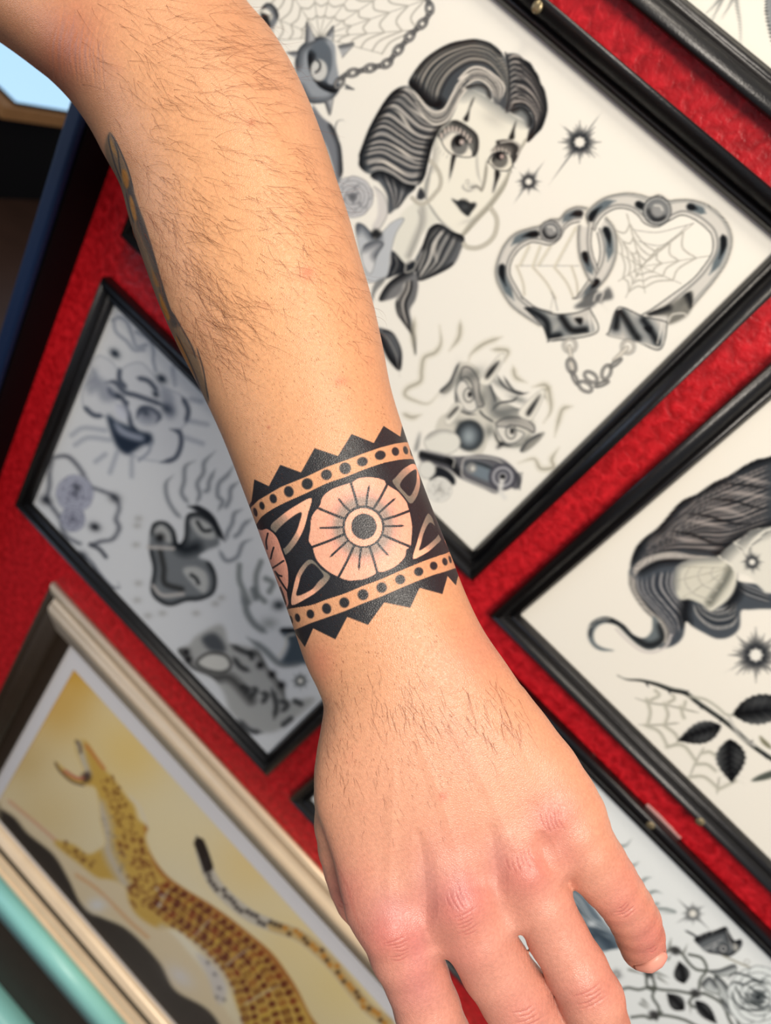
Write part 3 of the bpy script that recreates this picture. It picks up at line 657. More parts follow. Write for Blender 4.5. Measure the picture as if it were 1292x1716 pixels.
b.shade(lower, g1('720,1000 710,1080 720,1130'), 16, BK, .95); b.shade(lower, g1('420,780 560,720 720,710'), 14, BK, .9); b.shade(lower, g1('1010,1000 1060,940 1050,860'), 16, BK, .9)
ban = [g1('345,790 420,720 520,680 640,665 780,690 930,700'), g1('370,850 400,790 470,740 560,710 700,705 860,705')]
b.hair(ban, 14, (120, 118, 116), (226, 216, 208), 17, 3, .9)
b.hair([g1('340,790 345,900 420,1030 520,1130 570,1210 560,1290'), g1('380,830 390,920 470,1040 560,1120 600,1200 590,1290')], 16, (110, 108, 106), (216, 208, 200), 18, 2.6, .9)
cur = g1('500,1090 560,1170 575,1240 540,1300 470,1320 400,1290 320,1220 260,1160 190,1140 130,1160 100,1210 110,1270 160,1305 240,1325 150,1325 90,1290 58,1220 80,1140 150,1100 220,1105 300,1150 370,1220 440,1240 490,1190')
b.fill(cur, (108, 116, 120), 1, .6); b.shade(cur, g1('200,1110 300,1160 380,1240 470,1290 560,1250 550,1160'), 10, BK, .85); b.shade(cur, g1('70,1220 90,1150 160,1115'), 6, DK, .8)
b.stroke(g1('250,1180 330,1260 420,1325 510,1335 590,1290 620,1220'), 4.2, (212, 204, 200), .9, 2); b.stroke(g1('60,1240 66,1180 130,1120 210,1110'), 2, PL, .8)
chk = g1('640,830 660,760 740,715 860,700 940,700 1020,760 1060,850 1020,960 900,1060 820,1010 740,980 680,980 640,900')
b.fill(chk, (216, 212, 198), 1, .8); b.shade(chk, g1('640,900 660,770 760,715 940,700'), 12, MD, .7); b.shade(chk, g1('1020,770 980,860 880,1000'), 12, (84, 86, 80), .85)
web(b, g1('1020,770')[0], [g1(e)[0] for e in ('690,760', '640,860', '700,970', '860,1030')], (.35, .58, .82), -.02, 1.2, (150, 146, 132), 3.5)
b.stroke(g1('940,690 1030,750 1050,850 1000,960 890,1050'), 3, (226, 222, 210), .9, 1.5); b.stroke(g1('950,680 1045,745 1065,850 1010,975 900,1062'), 1.4, MD, .8)
fc_ = g1('950,690 1020,620 1120,560 1200,510 1600,490 1600,920 1290,940 1230,910 1180,860 1130,820 1060,800 1010,730'); b.fill(fc_, (226, 222, 212), 1, .6); b.shade(fc_, g1('950,690 1030,610 1130,550 1250,500'), 22, (96, 98, 98), .85)
for l in ('1050,600 1110,670', '1140,680 1160,600 1240,530 1290,510', '1120,700 1150,620 1220,560'): b.stroke(g1(l), 5, (228, 224, 214), .9, 2); b.stroke(g1(l) + 2, 1.2, DK, .7)
star(b, *g1('1165,730')[0], 6, 17, [(80, 24, 3), (-100, 30, 2)]); star(b, *g1('1190,1355')[0], 12, 40, [(150, 62, 4), (-92, 48, 2), (200, 44, 2), (-30, 50, 3), (30, 60, 3)])
stem = g2('70,340 140,370 260,380 380,410 500,455 610,480 700,550 800,620 900,690 1000,770 1120,880 1290,1000 1500,1120')
b.stroke(stem, 7.5, (70, 74, 70), .9, 3, (.25, 0)); b.stroke(stem + (0, 1.5), 3.6, BK, .9, 1.5, (.2, 0))
for l in ('300,400 320,440', '480,460 490,500', '590,480 640,460', '720,570 745,620', '1130,880 1150,850', '1240,960 1255,1010', '900,680 880,720'): b.stroke(g2(l), 4, DK, .9, 1.5, (0, .8))
b.stroke(g2('640,510 760,530 860,590 930,650 990,660'), 5, (180, 178, 166), .8, 2.5); b.stroke(g2('960,680 1000,760 1060,840 1160,900'), 6, (200, 196, 190), .8, 3)
for l in ('210,520 330,560 470,580 600,610 720,640', '240,735 400,735 560,720', '450,920 540,880 640,790', '640,1160 690,1040 760,910', '860,1290 880,1150'): b.stroke(g2(l), 3.6, (190, 186, 174), .9, 2.2, (.2, .1)); b.stroke(g2(l), 1.2, (130, 128, 120), .7)
for l in ('300,530 330,630 310,730', '440,565 470,650 445,735', '570,590 590,660 600,680', '370,460 400,500 330,540', '510,500 520,530 470,560', '610,550 600,590', '290,740 400,790 470,910', '440,740 520,800 560,860', '460,910 590,900 700,1030', '640,1150 760,1150 870,1240', '690,1050 780,1050 850,1100', '740,960 800,950 850,980', '870,1250 950,1210 1010,1180'):
    b.stroke(g2(l), 6, (198, 194, 180), .9, 3.5); b.stroke(g2(l) + (1.2, 0), 1.3, (140, 138, 130), .7)
leaf_(b, g2('550,860')[0], g2('895,745')[0], 19, serr=8); leaf_(b, g2('980,1195')[0], g2('965,850')[0], 26, serr=8); leaf_(b, g2('1500,560')[0], g2('990,650')[0], 26, serr=10)
q = g2('1140,1185 1180,1145 1290,1100 1420,1080 1290,1160'); b.fill(q, (66, 72, 66), .9, 1); q = g2('1200,820 1240,850 1290,900 1290,930 1220,880'); b.fill(q, (96, 94, 70), .8, 1)

# ---------------------------------------------------------------- sheet D
d = C['D']
h1 = TR(4.75, 1020, 1490); h2 = TR(5.109, 930, 1380)
q = h2('100,540 180,560 300,680 420,840 520,960 560,1060 480,1080 400,1100 340,1080 200,820 60,600'); d.fill(q, (110, 124, 136), 1, 1)
d.hair([h2('120,560 220,640 320,800 420,860 520,960'), h2('140,640 220,760 300,860 440,920'), h2('260,940 360,960 520,1080')], 24, (60, 74, 86), (196, 204, 210), 22, 3, .75); d.blob(*h2('310,860')[0], 8, 5, (226, 230, 234), .9); d.shade(q, h2('300,960 380,960 480,1060'), 14, (50, 64, 78), .8)
for l in ('520,190 600,190 660,130', '640,370 690,350 720,325', '740,500 780,470 830,460', '800,600 860,580 920,600', '860,690 900,685', '880,730 960,735 1030,760 900,765'): d.stroke(h2(l), 5.5, (120, 130, 130), .75, 3, (0, .7))
star(d, *h1('670,195')[0], 7, 17, [(-136, 38, 4), (44, 42, 4), (-34, 26, 3), (150, 34, 4)], MD); star(d, *h1('60,680')[0], 3, 14, [(20, 18, 2)], MD, .6)
bf = h1('680,400 720,370 780,345 850,330 930,300 960,350 1000,410 1050,400 1062,440 1030,490 960,535 880,520 780,500 720,450')
d.fill(bf, (104, 108, 112), 1, .6); d.shade(bf, h1('690,400 780,350 940,310 990,400 1050,410'), 12, BK, .95, .8); d.shade(bf, h1('800,510 950,535 1040,480'), 6, BK, .9)
for l in ('760,470 860,420 900,400', '780,480 880,440', '730,380 750,350', '770,365 790,330', '820,350 840,320', '940,330 960,400 980,470', '850,430 830,500'): d.stroke(h1(l), 1.6, (206, 206, 206), .8)
for r_ in (34, 22, 10): d.stroke(el(h1, 912, 475, r_, r_), 2, BK if r_ != 22 else (220, 220, 220), .9, closed=True)
q = h1('990,430 1020,440 1030,480 1000,490'); d.fill(q, PL, .8, 1); d.stroke(h1('600,325 650,350 700,380'), 3.4, DK, .9, 1.2, (.3, 0)); d.stroke(h1('910,530 1020,580 1150,635'), 3, (150, 146, 130), .8, 1.5)
for x_, y_, r_ in ((1100, 580, 20), (1150, 628, 10)): d.stroke(el(h1, x_, y_, r_, r_), 1.3, LT, .9, closed=True)
wire = ['440,510 520,470 580,510 640,590 700,640 780,650', '80,810 150,785 240,800 330,780 420,800 540,810 660,830 760,830', '370,790 350,860 400,950 380,1040', '300,690 310,780 370,800 350,700', '640,520 740,550 780,640 730,720 720,790', '380,1000 480,1010 600,1040 720,1100',
        '760,830 860,880 920,940 960,1040 1000,1100', '180,1020 280,1010 340,1030 420,980', '950,950 1010,1010 1040,1090', '700,830 640,900 680,940']
for l in wire: d.stroke(h1(l), 4.6, (58, 64, 62), .9, 1.6); d.stroke(h1(l), 1.6, (170, 168, 150), .6, 1)
for x_, y_ in ((530, 490), (690, 830), (360, 1000), (320, 670)):
    d.blob(*h1(np.array([(x_, y_)]))[0], 9, 7, BK, .95, 20, 2)
    for k_ in range(5): d.stroke(h1(np.array([(x_ - 36 + k_ * 16, y_ + 20), (x_ - 24 + k_ * 16, y_ - 24)])), 1.6, LT, .6)
for l in ('480,470 500,380', '590,520 630,430', '470,560 500,520', '250,910 330,960', '270,880 330,940', '160,640 300,680', '370,660 490,710', '390,700 480,760', '650,880 650,1000'): d.stroke(h1(l), 4.5, (136, 138, 134), .85, 2, (0, .7))
leaf_(d, h1('560,575')[0], h1('600,750')[0], 14, serr=7); leaf_(d, h1('560,830')[0] + (-20, 0), h1('600,960')[0], 13, serr=7); leaf_(d, h1('860,1070')[0], h1('690,890')[0], 11, serr=7)
for s_ in ('790,650 880,640 1000,600 1010,660 920,690 850,680', '840,690 900,720 960,800 980,900 940,920 880,860', '900,870 980,950 1100,960 1100,1040 1000,1010 920,960', '740,760 800,700 860,760 880,830 800,820'):
    q = h1(s_); d.fill(q, (196, 200, 200), 1, .8); d.shade(q, q[:3], 9, DK, .8); d.stroke(q, 1.6, (90, 94, 90), .9, closed=True)
rose(d, *h1('1190,860')[0], 50, 15, (40, 46, 50), (236, 240, 240), 4)
for l in ('960,780 1000,740 1080,760 1150,730 1290,760', '970,800 1010,900 1100,960 1290,960', '1000,760 1060,860 1180,930 1290,940', '1070,810 1150,900 1260,900', '1100,760 1180,820 1290,880', '940,720 1000,670 1100,690 1230,750'): d.stroke(h1(l), 3.2, (44, 50, 52), .85, 2, (.15, .15))

# ---------------------------------------------------------------- sheet E
e_ = C['E']
for l in ('1242,-30 1222,10 1210,30', '1222,-20 1196,10 1184,22', '1234,-40 1234,0 1240,40 1241,80', '1225,-30 1200,20 1190,40'): e_.stroke(P(l), 7, (120, 122, 122), .75, 4, (0, .8))
e_.stroke(P('1284,-20 1284,20 1292,60 1310,120'), 3, DK, .9); e_.fill(P('1286,-30 1286,20 1296,60 1330,80 1330,-30'), (130, 134, 138), .9, 1)

# ---------------------------------------------------------------- sheet B (clown face, cat-skull, panther and friends)
f = C['B']; IK = (58, 66, 82); IL = (140, 146, 160)
k1, k2, k3, k4 = TR(4.969, 100, 520), TR(5.383, 40, 740), TR(4.969, 220, 740), TR(4.969, 290, 980)
for l in ('440,80 500,60 560,100 600,200 640,300 720,290', '450,90 470,180 560,260 620,330 700,330', '640,180 740,240 780,330 780,420 800,500'): f.stroke(k1(l), 6, IL, .7, 4)
cl = k1('420,420 500,500 560,460 680,440 800,560 860,640 1000,700 1060,800 1060,920 1000,1010 1020,1120 960,1230 860,1260 700,1240 560,1180 460,1060 400,900 300,880 200,800 200,640 300,560 260,460 320,380'); f.fill(cl, (196, 198, 206), .35, 3)
f.stroke(cl, 3.4, IL, .4, 3, closed=True)
for l in ('380,600 460,600 540,680 640,710 780,760 880,800', '400,640 440,700 520,730 540,790', '640,900 680,820 760,820 830,880 800,940', '480,790 560,840 600,960 650,1020', '1020,720 1070,830 1050,940', '840,1270 960,1230 1010,1120 1000,1020 920,990', '500,480 500,580 560,650', '640,560 740,590 820,680', '200,800 280,870 360,880', '560,760 540,840'): f.stroke(k1(l), 8, IK, .8, 5, (.15, .15))
for x_, y_, r_ in ((460, 360, 9), (850, 570, 9), (900, 820, 11), (715, 850, 9), (800, 700, 6), (480, 710, 6)): f.blob(*k1(np.array([(x_, y_)]))[0], r_, r_ * .7, (20, 30, 44), .95, 40)
for s_ in ('300,560 400,600 500,700 440,760 340,740', '640,900 680,820 760,820 830,880 780,950 700,950', '840,640 940,700 960,880 900,900 860,780', '220,560 300,480 320,640 240,700'):
    q = k1(s_); f.fill(q, (120, 126, 142), .55, 4)
mo = k1('395,870 470,920 560,960 680,1010 760,1030 770,1110 700,1120 640,1160 560,1200 480,1140 430,1020'); f.fill(mo, (30, 42, 60), .95, 3); f.fill(k1('450,920 560,1000 700,1050 680,1090 560,1060 480,1010'), (168, 174, 190), .9, 3)
f.stroke(k1('760,1100 740,1180 660,1250'), 5, IL, .8, 4); f.fill(k1('460,800 520,780 560,820 560,900 500,900'), (206, 208, 220), .9, 3)
for l in ('100,1040 200,980 380,1000', '130,1120 240,1060 420,1080', '1090,740 1180,760', '1080,920 1230,950', '1050,1060 1190,1110', '940,480 960,620', '480,1180 420,1350', '600,1220 600,1380', '380,1200 300,1260'): f.stroke(k1(l), 8, IL, .5, 6)
for l in ('240,150 380,130 470,200 540,300 590,400 690,440 820,500 860,600 830,700 860,780 800,880 700,900 620,930', '200,520 260,600 330,700 350,800 400,870 500,920', '200,520 230,400 230,280 250,180'):
    q = spline(k2(l), 7)
    for x_, y_ in q: f.blob(x_, y_, 4.4, 3.4, (50, 54, 66), .6)
rose(f, *k2('460,470')[0], 30, 0, (96, 98, 114), (182, 184, 200), 4); rose(f, *k2('440,700')[0], 20, 0, (96, 98, 114), (176, 178, 194), 3)
for x_, y_, r_, aa in ((640, 770, 9, .95), (200, 530, 10, .7), (820, 510, 10, .6), (520, 1030, 9, .9), (480, 410, 7, .6)): f.blob(*k2(np.array([(x_, y_)]))[0], r_, r_ * .75, (22, 26, 34), aa, 20)
f.stroke(k2('480,1000 600,1080 680,1190 780,1300 860,1320 850,1270'), 5.5, (84, 88, 98), .8, 4, (0, .3)); f.stroke(k2('600,930 680,970 740,1040'), 7, (60, 64, 74), .8, 4)
# smoke hair above the snake-eyed heart
for l in ('350,280 290,350 300,470 360,580 420,640', '530,160 450,210 440,330 420,430 480,520', '700,80 610,170 600,260 550,350 570,440 540,520', '700,230 650,330 640,400 600,420', '860,190 800,280 730,350 720,450 760,500 720,580', '900,330 830,390 820,480 780,560', '930,560 860,600 840,680 800,760 790,820', '1010,640 940,690 900,760 850,800', '1010,810 930,850 880,960 790,990 730,900'):
    f.stroke(k3(l), 8.5, (150, 154, 160), .75, 5, (.25, .1)); f.stroke(k3(l), 3, (110, 114, 122), .6, 2.5, (.25, .1))
ht = k3('160,740 200,670 290,670 360,740 390,850 440,800 460,620 560,590 660,640 720,760 730,860 640,900 560,960 660,1010 710,1130 690,1260 580,1320 460,1330 320,1370 210,1320 160,1230 180,1060 150,900')
f.fill(ht, (120, 124, 128), 1, 2.5); f.shade(ht, ht[:9], 12, (18, 22, 26), .9); f.shade(ht, ht[13:], 11, (18, 22, 26), .9); f.shade(ht, k3('380,840 440,900 540,880'), 18, (18, 24, 30), .9); f.shade(ht, k3('240,900 270,1050 280,1180 420,1230'), 8, (24, 24, 24), .8)
f.stroke(k3('470,540 560,560 660,630 730,760 780,830'), 11, (26, 30, 36), .95, 4, (.2, .2))
for s_ in ('490,660 560,640 660,700 700,800 620,810 540,760', '430,1080 520,1040 620,1090 640,1200 590,1260', '190,760 250,690 320,760 330,850'): q = k3(s_); f.fill(q, (196, 196, 194), .85, 2.5)
for l in ('550,670 600,740 660,740', '500,1110 540,1140 560,1180', '140,880 350,890', '180,1200 260,1280 430,1270'): f.stroke(k3(l), 6, (36, 40, 44) if l[0] == '5' else (196, 190, 186), .9, 4)
f.blob(*k3('240,800')[0], 8, 8, BK, .9)
for x_, y_ in ((60, 640), (50, 700), (40, 860), (60, 1180), (50, 1320), (140, 1450), (260, 1430), (540, 1430), (700, 1350), (750, 1300)): f.blob(*k3(np.array([(x_, y_)]))[0], 7, 5, (150, 148, 144), .5)
# skull behind, and the crouching cat
for l in ('900,1030 900,1150 940,1250 980,1340', '1080,1000 1040,1120 1050,1260 1110,1330', '1120,1140 1180,1180 1150,1250'): f.stroke(k3(l), 9, (110, 116, 116), .75, 6)
for l in ('560,60 600,160 620,240 680,330 780,400', '660,20 690,120', '620,440 760,540 880,650 980,660 1090,640'): f.stroke(k4(l), 11, (104, 110, 112), .75, 6, (.2, .1))
f.blob(*k4('880,170')[0], 10, 8, (40, 46, 52), .9); f.blob(*k4('800,320')[0], 14, 10, (130, 134, 134), .6)
q = k4('890,380 960,360 1100,400 1150,640 1040,650 960,660 900,640 940,560 960,470'); f.fill(q, (70, 82, 92), 1, 3); f.shade(q, k4('880,440 900,370 1000,370'), 9, BK, .95); f.stroke(k4('880,600 930,520 950,430 1010,410'), 4, PL, .8, 3)
cat_ = k4('40,540 130,500 200,420 400,330 460,480 520,500 700,540 800,700 920,840 960,960 1180,940 1080,1060 960,1150 860,1220 740,1230 600,1160 480,1060 420,900 330,780 160,700 90,620'); f.fill(cat_, (172, 172, 170), .95, 3)
f.shade(cat_, k4('40,540 130,680 330,770 480,780 650,960'), 14, (40, 40, 40), .75); f.shade(cat_, k4('700,540 830,740 940,930'), 12, (60, 60, 60), .6)
q = k4('240,440 340,400 420,480 430,560 320,550 260,500'); f.fill(q, (70, 74, 80), .9, 3); q = k4('200,640 300,570 440,590 480,680 400,730 260,700'); f.fill(q, (214, 212, 206), .9, 3); f.stroke(q, 5, (60, 60, 60), .8, 4, closed=True)
for l in ('480,500 600,560 700,580', '640,560 660,620', '560,840 620,870 600,900', '650,860 690,880 640,940', '730,900 780,920 740,990', '880,960 950,1000 900,1060', '1000,960 1080,1000', '540,1120 640,1210 740,1230', '900,1180 1000,1100', '500,600 560,680 640,720', '820,860 860,1000 840,1120'): f.stroke(k4(l), 9, (44, 46, 48), .8, 6, (.2, .2))
for x_, y_ in ((725, 670), (825, 745), (905, 835), (130, 620), (110, 560)): f.blob(*k4(np.array([(x_, y_)]))[0], 6, 6, BK, .95)
star(f, *k4('1060,800')[0], 5, 15, [], (80, 84, 84), .8)

# ---------------------------------------------------------------- painting G: spotted cat on a ridge
g = C['G']
z1, z2, z3 = TR(2.584, 0, 1056), TR(4.307, 0, 1380), TR(2.584, 400, 1056)
sky = [(330, 170, 130, (220, 166, 62), .95), (250, 330, 170, (220, 174, 88), .8), (560, 520, 190, (238, 204, 126), .8), (200, 800, 180, (230, 204, 150), .8), (700, 900, 150, (240, 222, 178), .9), (800, 1400, 300, (242, 232, 208), .95), (100, 560, 120, (206, 168, 96), .5), (1100, 1000, 200, (240, 208, 140), .7), (1500, 1500, 260, (236, 212, 150), .9), (1250, 1350, 150, (240, 216, 160), .8)]
for x_, y_, r_, cc, aa in sky: q = z1(np.array([(x_, y_)]))[0]; g.blob(q[0], q[1], r_ / 2.584, None, cc, aa)
gr = z1('-60,700 20,770 80,800 160,900 240,970 300,1080 350,1180 430,1240 560,1300 720,1440 760,1540 900,1640 960,1720 1000,1900 400,1900 -100,1100')
g.fill(gr, (56, 50, 44), 1, 3); g.shade(gr, z1('20,830 300,1130 760,1640'), 50, (34, 32, 28), .6)
ri = z1('-60,660 40,740 100,790 200,860 330,970 420,1010 520,1100 600,1200 740,1310 820,1400 900,1500 960,1620 1040,1740 980,1740 900,1640 760,1560 690,1440 560,1300 460,1240 400,1230 350,1180 300,1080 230,970 120,880 60,810 -40,740')
g.fill(ri, (232, 212, 176), 1, 2.5); g.stroke(z1('40,740 160,840 240,910'), 4, (214, 140, 110), .7, 5); g.stroke(z1('330,1060 430,1130 560,1260 640,1330'), 5, (222, 164, 112), .8, 5); g.blob(*z1('420,1190')[0], 16, 12, (230, 228, 226), .9); g.blob(*z1('780,1500')[0], 26, 14, (228, 222, 220), .8, 40)
body = z1('330,480 370,480 400,520 440,590 490,640 540,710 580,760 600,820 640,850 630,900 660,980 720,1060 800,1120 900,1180 1000,1250 1100,1330 1180,1400 1240,1480 1290,1560 1340,1660 1400,1760 1420,1900 1000,1900 1060,1740 1030,1640 1000,1560 960,1490 880,1400 800,1320 740,1290 680,1290 600,1240 560,1180 540,1110 480,1080 420,1070 340,1010 250,940 240,910 320,930 380,970 430,950 460,920 440,830 430,740 410,680 360,670 300,650 250,600 240,570 290,610 340,640 370,620 350,570 330,520')
g.fill(body, (212, 172, 84), 1, 2)
g.shade(body, z1('640,860 700,1040 900,1180 1100,1330 1290,1560 1400,1760'), 10, (150, 70, 34), .7); g.shade(body, z1('430,760 460,850 470,960 540,1100'), 16, (206, 196, 184), .95); g.shade(body, z1('700,1290 900,1400 1000,1560'), 12, (220, 210, 196), .8); g.shade(body, z1('340,490 360,560 380,620'), 10, (204, 200, 196), .9)
g.stroke(z1('375,500 420,560 450,600'), 6, (206, 132, 72), .85, 4); g.fill(z1('352,628 385,612 394,645 365,662'), (60, 44, 46), .8, 2); g.stroke(z1('280,610 330,640 360,640'), 5, (198, 112, 96), .9, 3); g.stroke(z1('240,575 260,610 310,655 360,672'), 3, (70, 52, 56), .9, 2.5); g.stroke(z1('330,480 345,500 350,530'), 4, (90, 70, 60), .9, 3)
rnd = random.Random(4)
def spots(line_, wid, n_, r0, cc, al):
    q = spline(z1(line_), 1.0)
    for _ in range(n_):
        i = rnd.randrange(3, len(q) - 3); tt = q[i + 2] - q[i - 2]; tt /= np.hypot(*tt) + 1e-9; nn = np.array([-tt[1], tt[0]])
        c_ = q[i] + nn * rnd.uniform(-1, 1) * wid; g.blob(c_[0], c_[1], r0 * rnd.uniform(.7, 1.3), r0 * rnd.uniform(.6, 1), cc, al, rnd.uniform(0, 90), 1.5)
spots('450,640 500,720 540,820 570,920', 14, 70, 2.6, (120, 74, 36), .7); spots('560,900 600,1050 640,1200', 24, 80, 3.4, (116, 60, 30), .7); spots('270,930 350,980 420,1020', 8, 20, 2.8, (110, 66, 36), .7); spots('450,760 500,900 540,1050', 10, 30, 2.4, (150, 140, 130), .6)
q0, q1 = z1('640,1190 760,1290 900,1400 1000,1540 1040,1680 1040,1860'), z1('700,1080 830,1150 1000,1270 1150,1400 1270,1560 1360,1760')
for i in range(6):            # rosettes laid out as rows of dark brown patches between yellow bars
    cu = spline(lerp_curve(q0, q1, (i + .5) / 6, 40), 1.0); sp = 17
    for j in range(8 + (i % 2) * 5, len(cu) - 4, sp):
        tt = cu[min(j + 3, len(cu) - 1)] - cu[j - 3]; an = math.degrees(math.atan2(tt[1], tt[0]))
        g.blob(cu[j][0], cu[j][1], 6.8 + rnd.uniform(-1, 1), 6.6 + rnd.uniform(-1.2, 1), (96, 36, 18) if (i + j) % 3 else (136, 62, 28), .98, an, 2.2); g.blob(cu[j][0] + 1, cu[j][1], 3, 2, (150, 84, 40), .5, an)
    if i % 2 == 0: g.stroke(cu[4:-4], 2.8, (236, 200, 84), .75, 2.5, raw=True)
for i in range(9):
    t_ = (i + .6) / 9; a0, a1 = lerp_curve(q0, q1, .08, 60)[int(t_ * 59)], lerp_curve(q0, q1, .92, 60)[int(t_ * 59)]
    g.stroke(np.array([a0, (a0 + a1) / 2 + (2, -3), a1]), 3, (222, 188, 72) if i % 2 else (206, 196, 170), .75, 2.5, (.1, .3))
q = z1('850,1400 920,1440 980,1540 960,1620 930,1590 900,1500'); g.fill(q, (214, 206, 200), .9, 3)
for x_, y_ in ((900, 1440), (930, 1490), (950, 1550), (940, 1590), (970, 1600), (680, 1120), (700, 1150), (690, 1190)): g.blob(*z1(np.array([(x_, y_)]))[0], 3.5, 2.6, (92, 84, 88) if x_ > 800 else (216, 212, 208), .8, 40)
tl = z1('850,890 875,960 900,1040 940,1110 1010,1180 1090,1240 1180,1280 1290,1320 1370,1380 1450,1460 1530,1560 1600,1640 1680,1700')
g.stroke(tl, 21, (206, 196, 180), 1, 3, (.06, 0)); g.stroke(tl[6:], 18, (212, 172, 98), .7, 3); g.stroke(z1('852,895 878,960 905,1040'), 18, (34, 26, 22), .95, 3, (.2, .1))
q = spline(tl, 1.0)
for i in range(44, len(q) - 3, 9):
    tt = q[i + 2] - q[i - 2]; an = math.degrees(math.atan2(tt[1], tt[0])); nn = np.array([-tt[1], tt[0]]) / (np.hypot(*tt) + 1e-9)
    g.blob(*(q[i] + nn * rnd.uniform(-5, 5)), 4.2, 4.6, (50, 44, 44) if i < 220 else rnd.choice([(70, 44, 26), (196, 120, 30)]), .85, an, 1.6)
g.fill(z1('1100,1330 1200,1380 1290,1470 1400,1600 1500,1760 1380,1760 1290,1560 1180,1400'), (242, 236, 222), .0, 2)
g.stroke(z1('560,720 600,760 640,850'), 3, (226, 216, 206), .7, 3)
# ------------------------------------------------------------------ the red wall and its end trim
u = S   # frame positions below are in units of the camera distance
def Xw(v): return v * u
def Zw(v): return CZ + v * u

WL = -0.905
bm = bmesh.new()
add_box(bm, Xw(WL), 1.6, 0.0, 0.12, 0.0, 2.7)
tag(link('wall_red', bm_mesh('wall_red', bm), MAT['wall']), kind='structure')
# black board standing proud at the wall's left end, its front edge coloured for the blue light on it
bm = bmesh.new()
add_box(bm, Xw(WL) - 0.014, Xw(WL), -0.033, 0.12, 0.0, 2.7)
t1 = tag(link('trim_1', bm_mesh('trim_1', bm), MAT['trim']), kind='structure')
bm = bmesh.new()
add_box(bm, Xw(WL) - 0.0155, Xw(WL) - 0.0012, -0.0405, -0.0332, 0.0, 2.7, 0.003)
link('edge_strip', bm_mesh('edge_strip', bm), MAT['trim_bluelit'], t1)
bm = bmesh.new()
add_box(bm, -5, 3, -3.5, 4.5, -0.05, 0.0)
tag(link('floor', bm_mesh('floor', bm), MAT['floor']), kind='structure')

# ------------------------------------------------------------------ frames
BLACK_PROFILE = [(a_ * .82, b_ * .72) for a_, b_ in [(0, 0.0), (0, 10.5), (0.6, 13.2), (2.0, 15.4), (4.2, 16.6), (6.6, 16.8), (8.8, 15.8), (10.6, 13.6), (11.6, 11.2), (12.2, 10.0),
                 (13.4, 9.6), (14.2, 10.6), (15.2, 11.2), (16.4, 10.9), (17.2, 9.6), (18.2, 7.6), (19.0, 6.4), (19.2, 3.0)]]
def rails(root, x0, x1, z0, z1, prof, mats, zoff=CZ):
    """four mitred rails swept round the rectangle; each rail is one part"""
    cen = Vector((root.location))
    names = ('bottom_rail', 'side_rail', 'top_rail', 'side_rail')
    cor = [(x0, z0, 1, 1), (x1, z0, -1, 1), (x1, z1, -1, -1), (x0, z1, 1, -1)]
    for k in range(4):
        a, b = cor[k], cor[(k + 1) % 4]
        bm = bmesh.new()
        ra = [bm.verts.new(Vector((a[0] + a[2] * o * 0.001, -h * 0.001, a[1] + a[3] * o * 0.001)) - cen) for o, h in prof]
        rb = [bm.verts.new(Vector((b[0] + b[2] * o * 0.001, -h * 0.001, b[1] + b[3] * o * 0.001)) - cen) for o, h in prof]
        n = len(prof)
        for i in range(n):
            j = (i + 1) % n
            bm.faces.new((ra[i], ra[j], rb[j], rb[i]))
        bm.faces.new(ra); bm.faces.new(rb[::-1])
        me = bm_mesh(names[k], bm)
        sm = [len(p.vertices) == 4 and p.index < n - 1 for p in me.polygons]
        me.polygons.foreach_set('use_smooth', sm)
        link(names[k], me, mats[k] if isinstance(mats, (list, tuple)) else mats, root)

def flash_frame(name, key, x0, x1, z0, z1, label, step, screws=(), wmm=19.2):
    x0, x1, z0, z1 = Xw(x0), Xw(x1), Zw(z0), Zw(z1)
    root = empty(name, ((x0 + x1) / 2, 0, z0))
    tag(root, label, 'picture', 'framed tattoo flash sheets on the red wall')
    rails(root, x0, x1, z0, z1, BLACK_PROFILE, MAT['black'])
    cen = root.location
    i = 0.0142
    me = paper_mesh('art_print', x0 + i, x1 - i, z0 + i, z1 - i, -0.0022, C[key], step)
    o = link('art_print', me, MAT['print_'], root); o.location = -cen
    bm = bmesh.new(); add_box(bm, x0 + 0.006, x1 - 0.006, -0.0021, -0.0005, z0 + 0.006, z1 - 0.006)
    o = link('backing_board', bm_mesh('backing_board', bm), MAT['backing'], root); o.location = -cen
    bm = bmesh.new(); add_box(bm, x0 + i, x1 - i, -0.0040, -0.0030, z0 + i, z1 - i)
    o = link('glass_pane', bm_mesh('glass_pane', bm), MAT['glass'], root); o.location = -cen
    for (px, py, hh) in screws:
        p = on_wall(px, py, hh)
        bm = bmesh.new()
        bmesh.ops.create_uvsphere(bm, u_segments=20, v_segments=10, radius=0.0032)
        for v in bm.verts:
            v.co = Vector((v.co.x, v.co.y * 0.45, v.co.z))
            if abs(v.co.x) < 0.0007 and v.co.y < -0.0008: v.co.y += 0.0006   # slot
        o = link('screw_head', bm_mesh('screw_head', bm, True), MAT['screw'], root)
        o.location = Vector(p) - cen
    return root

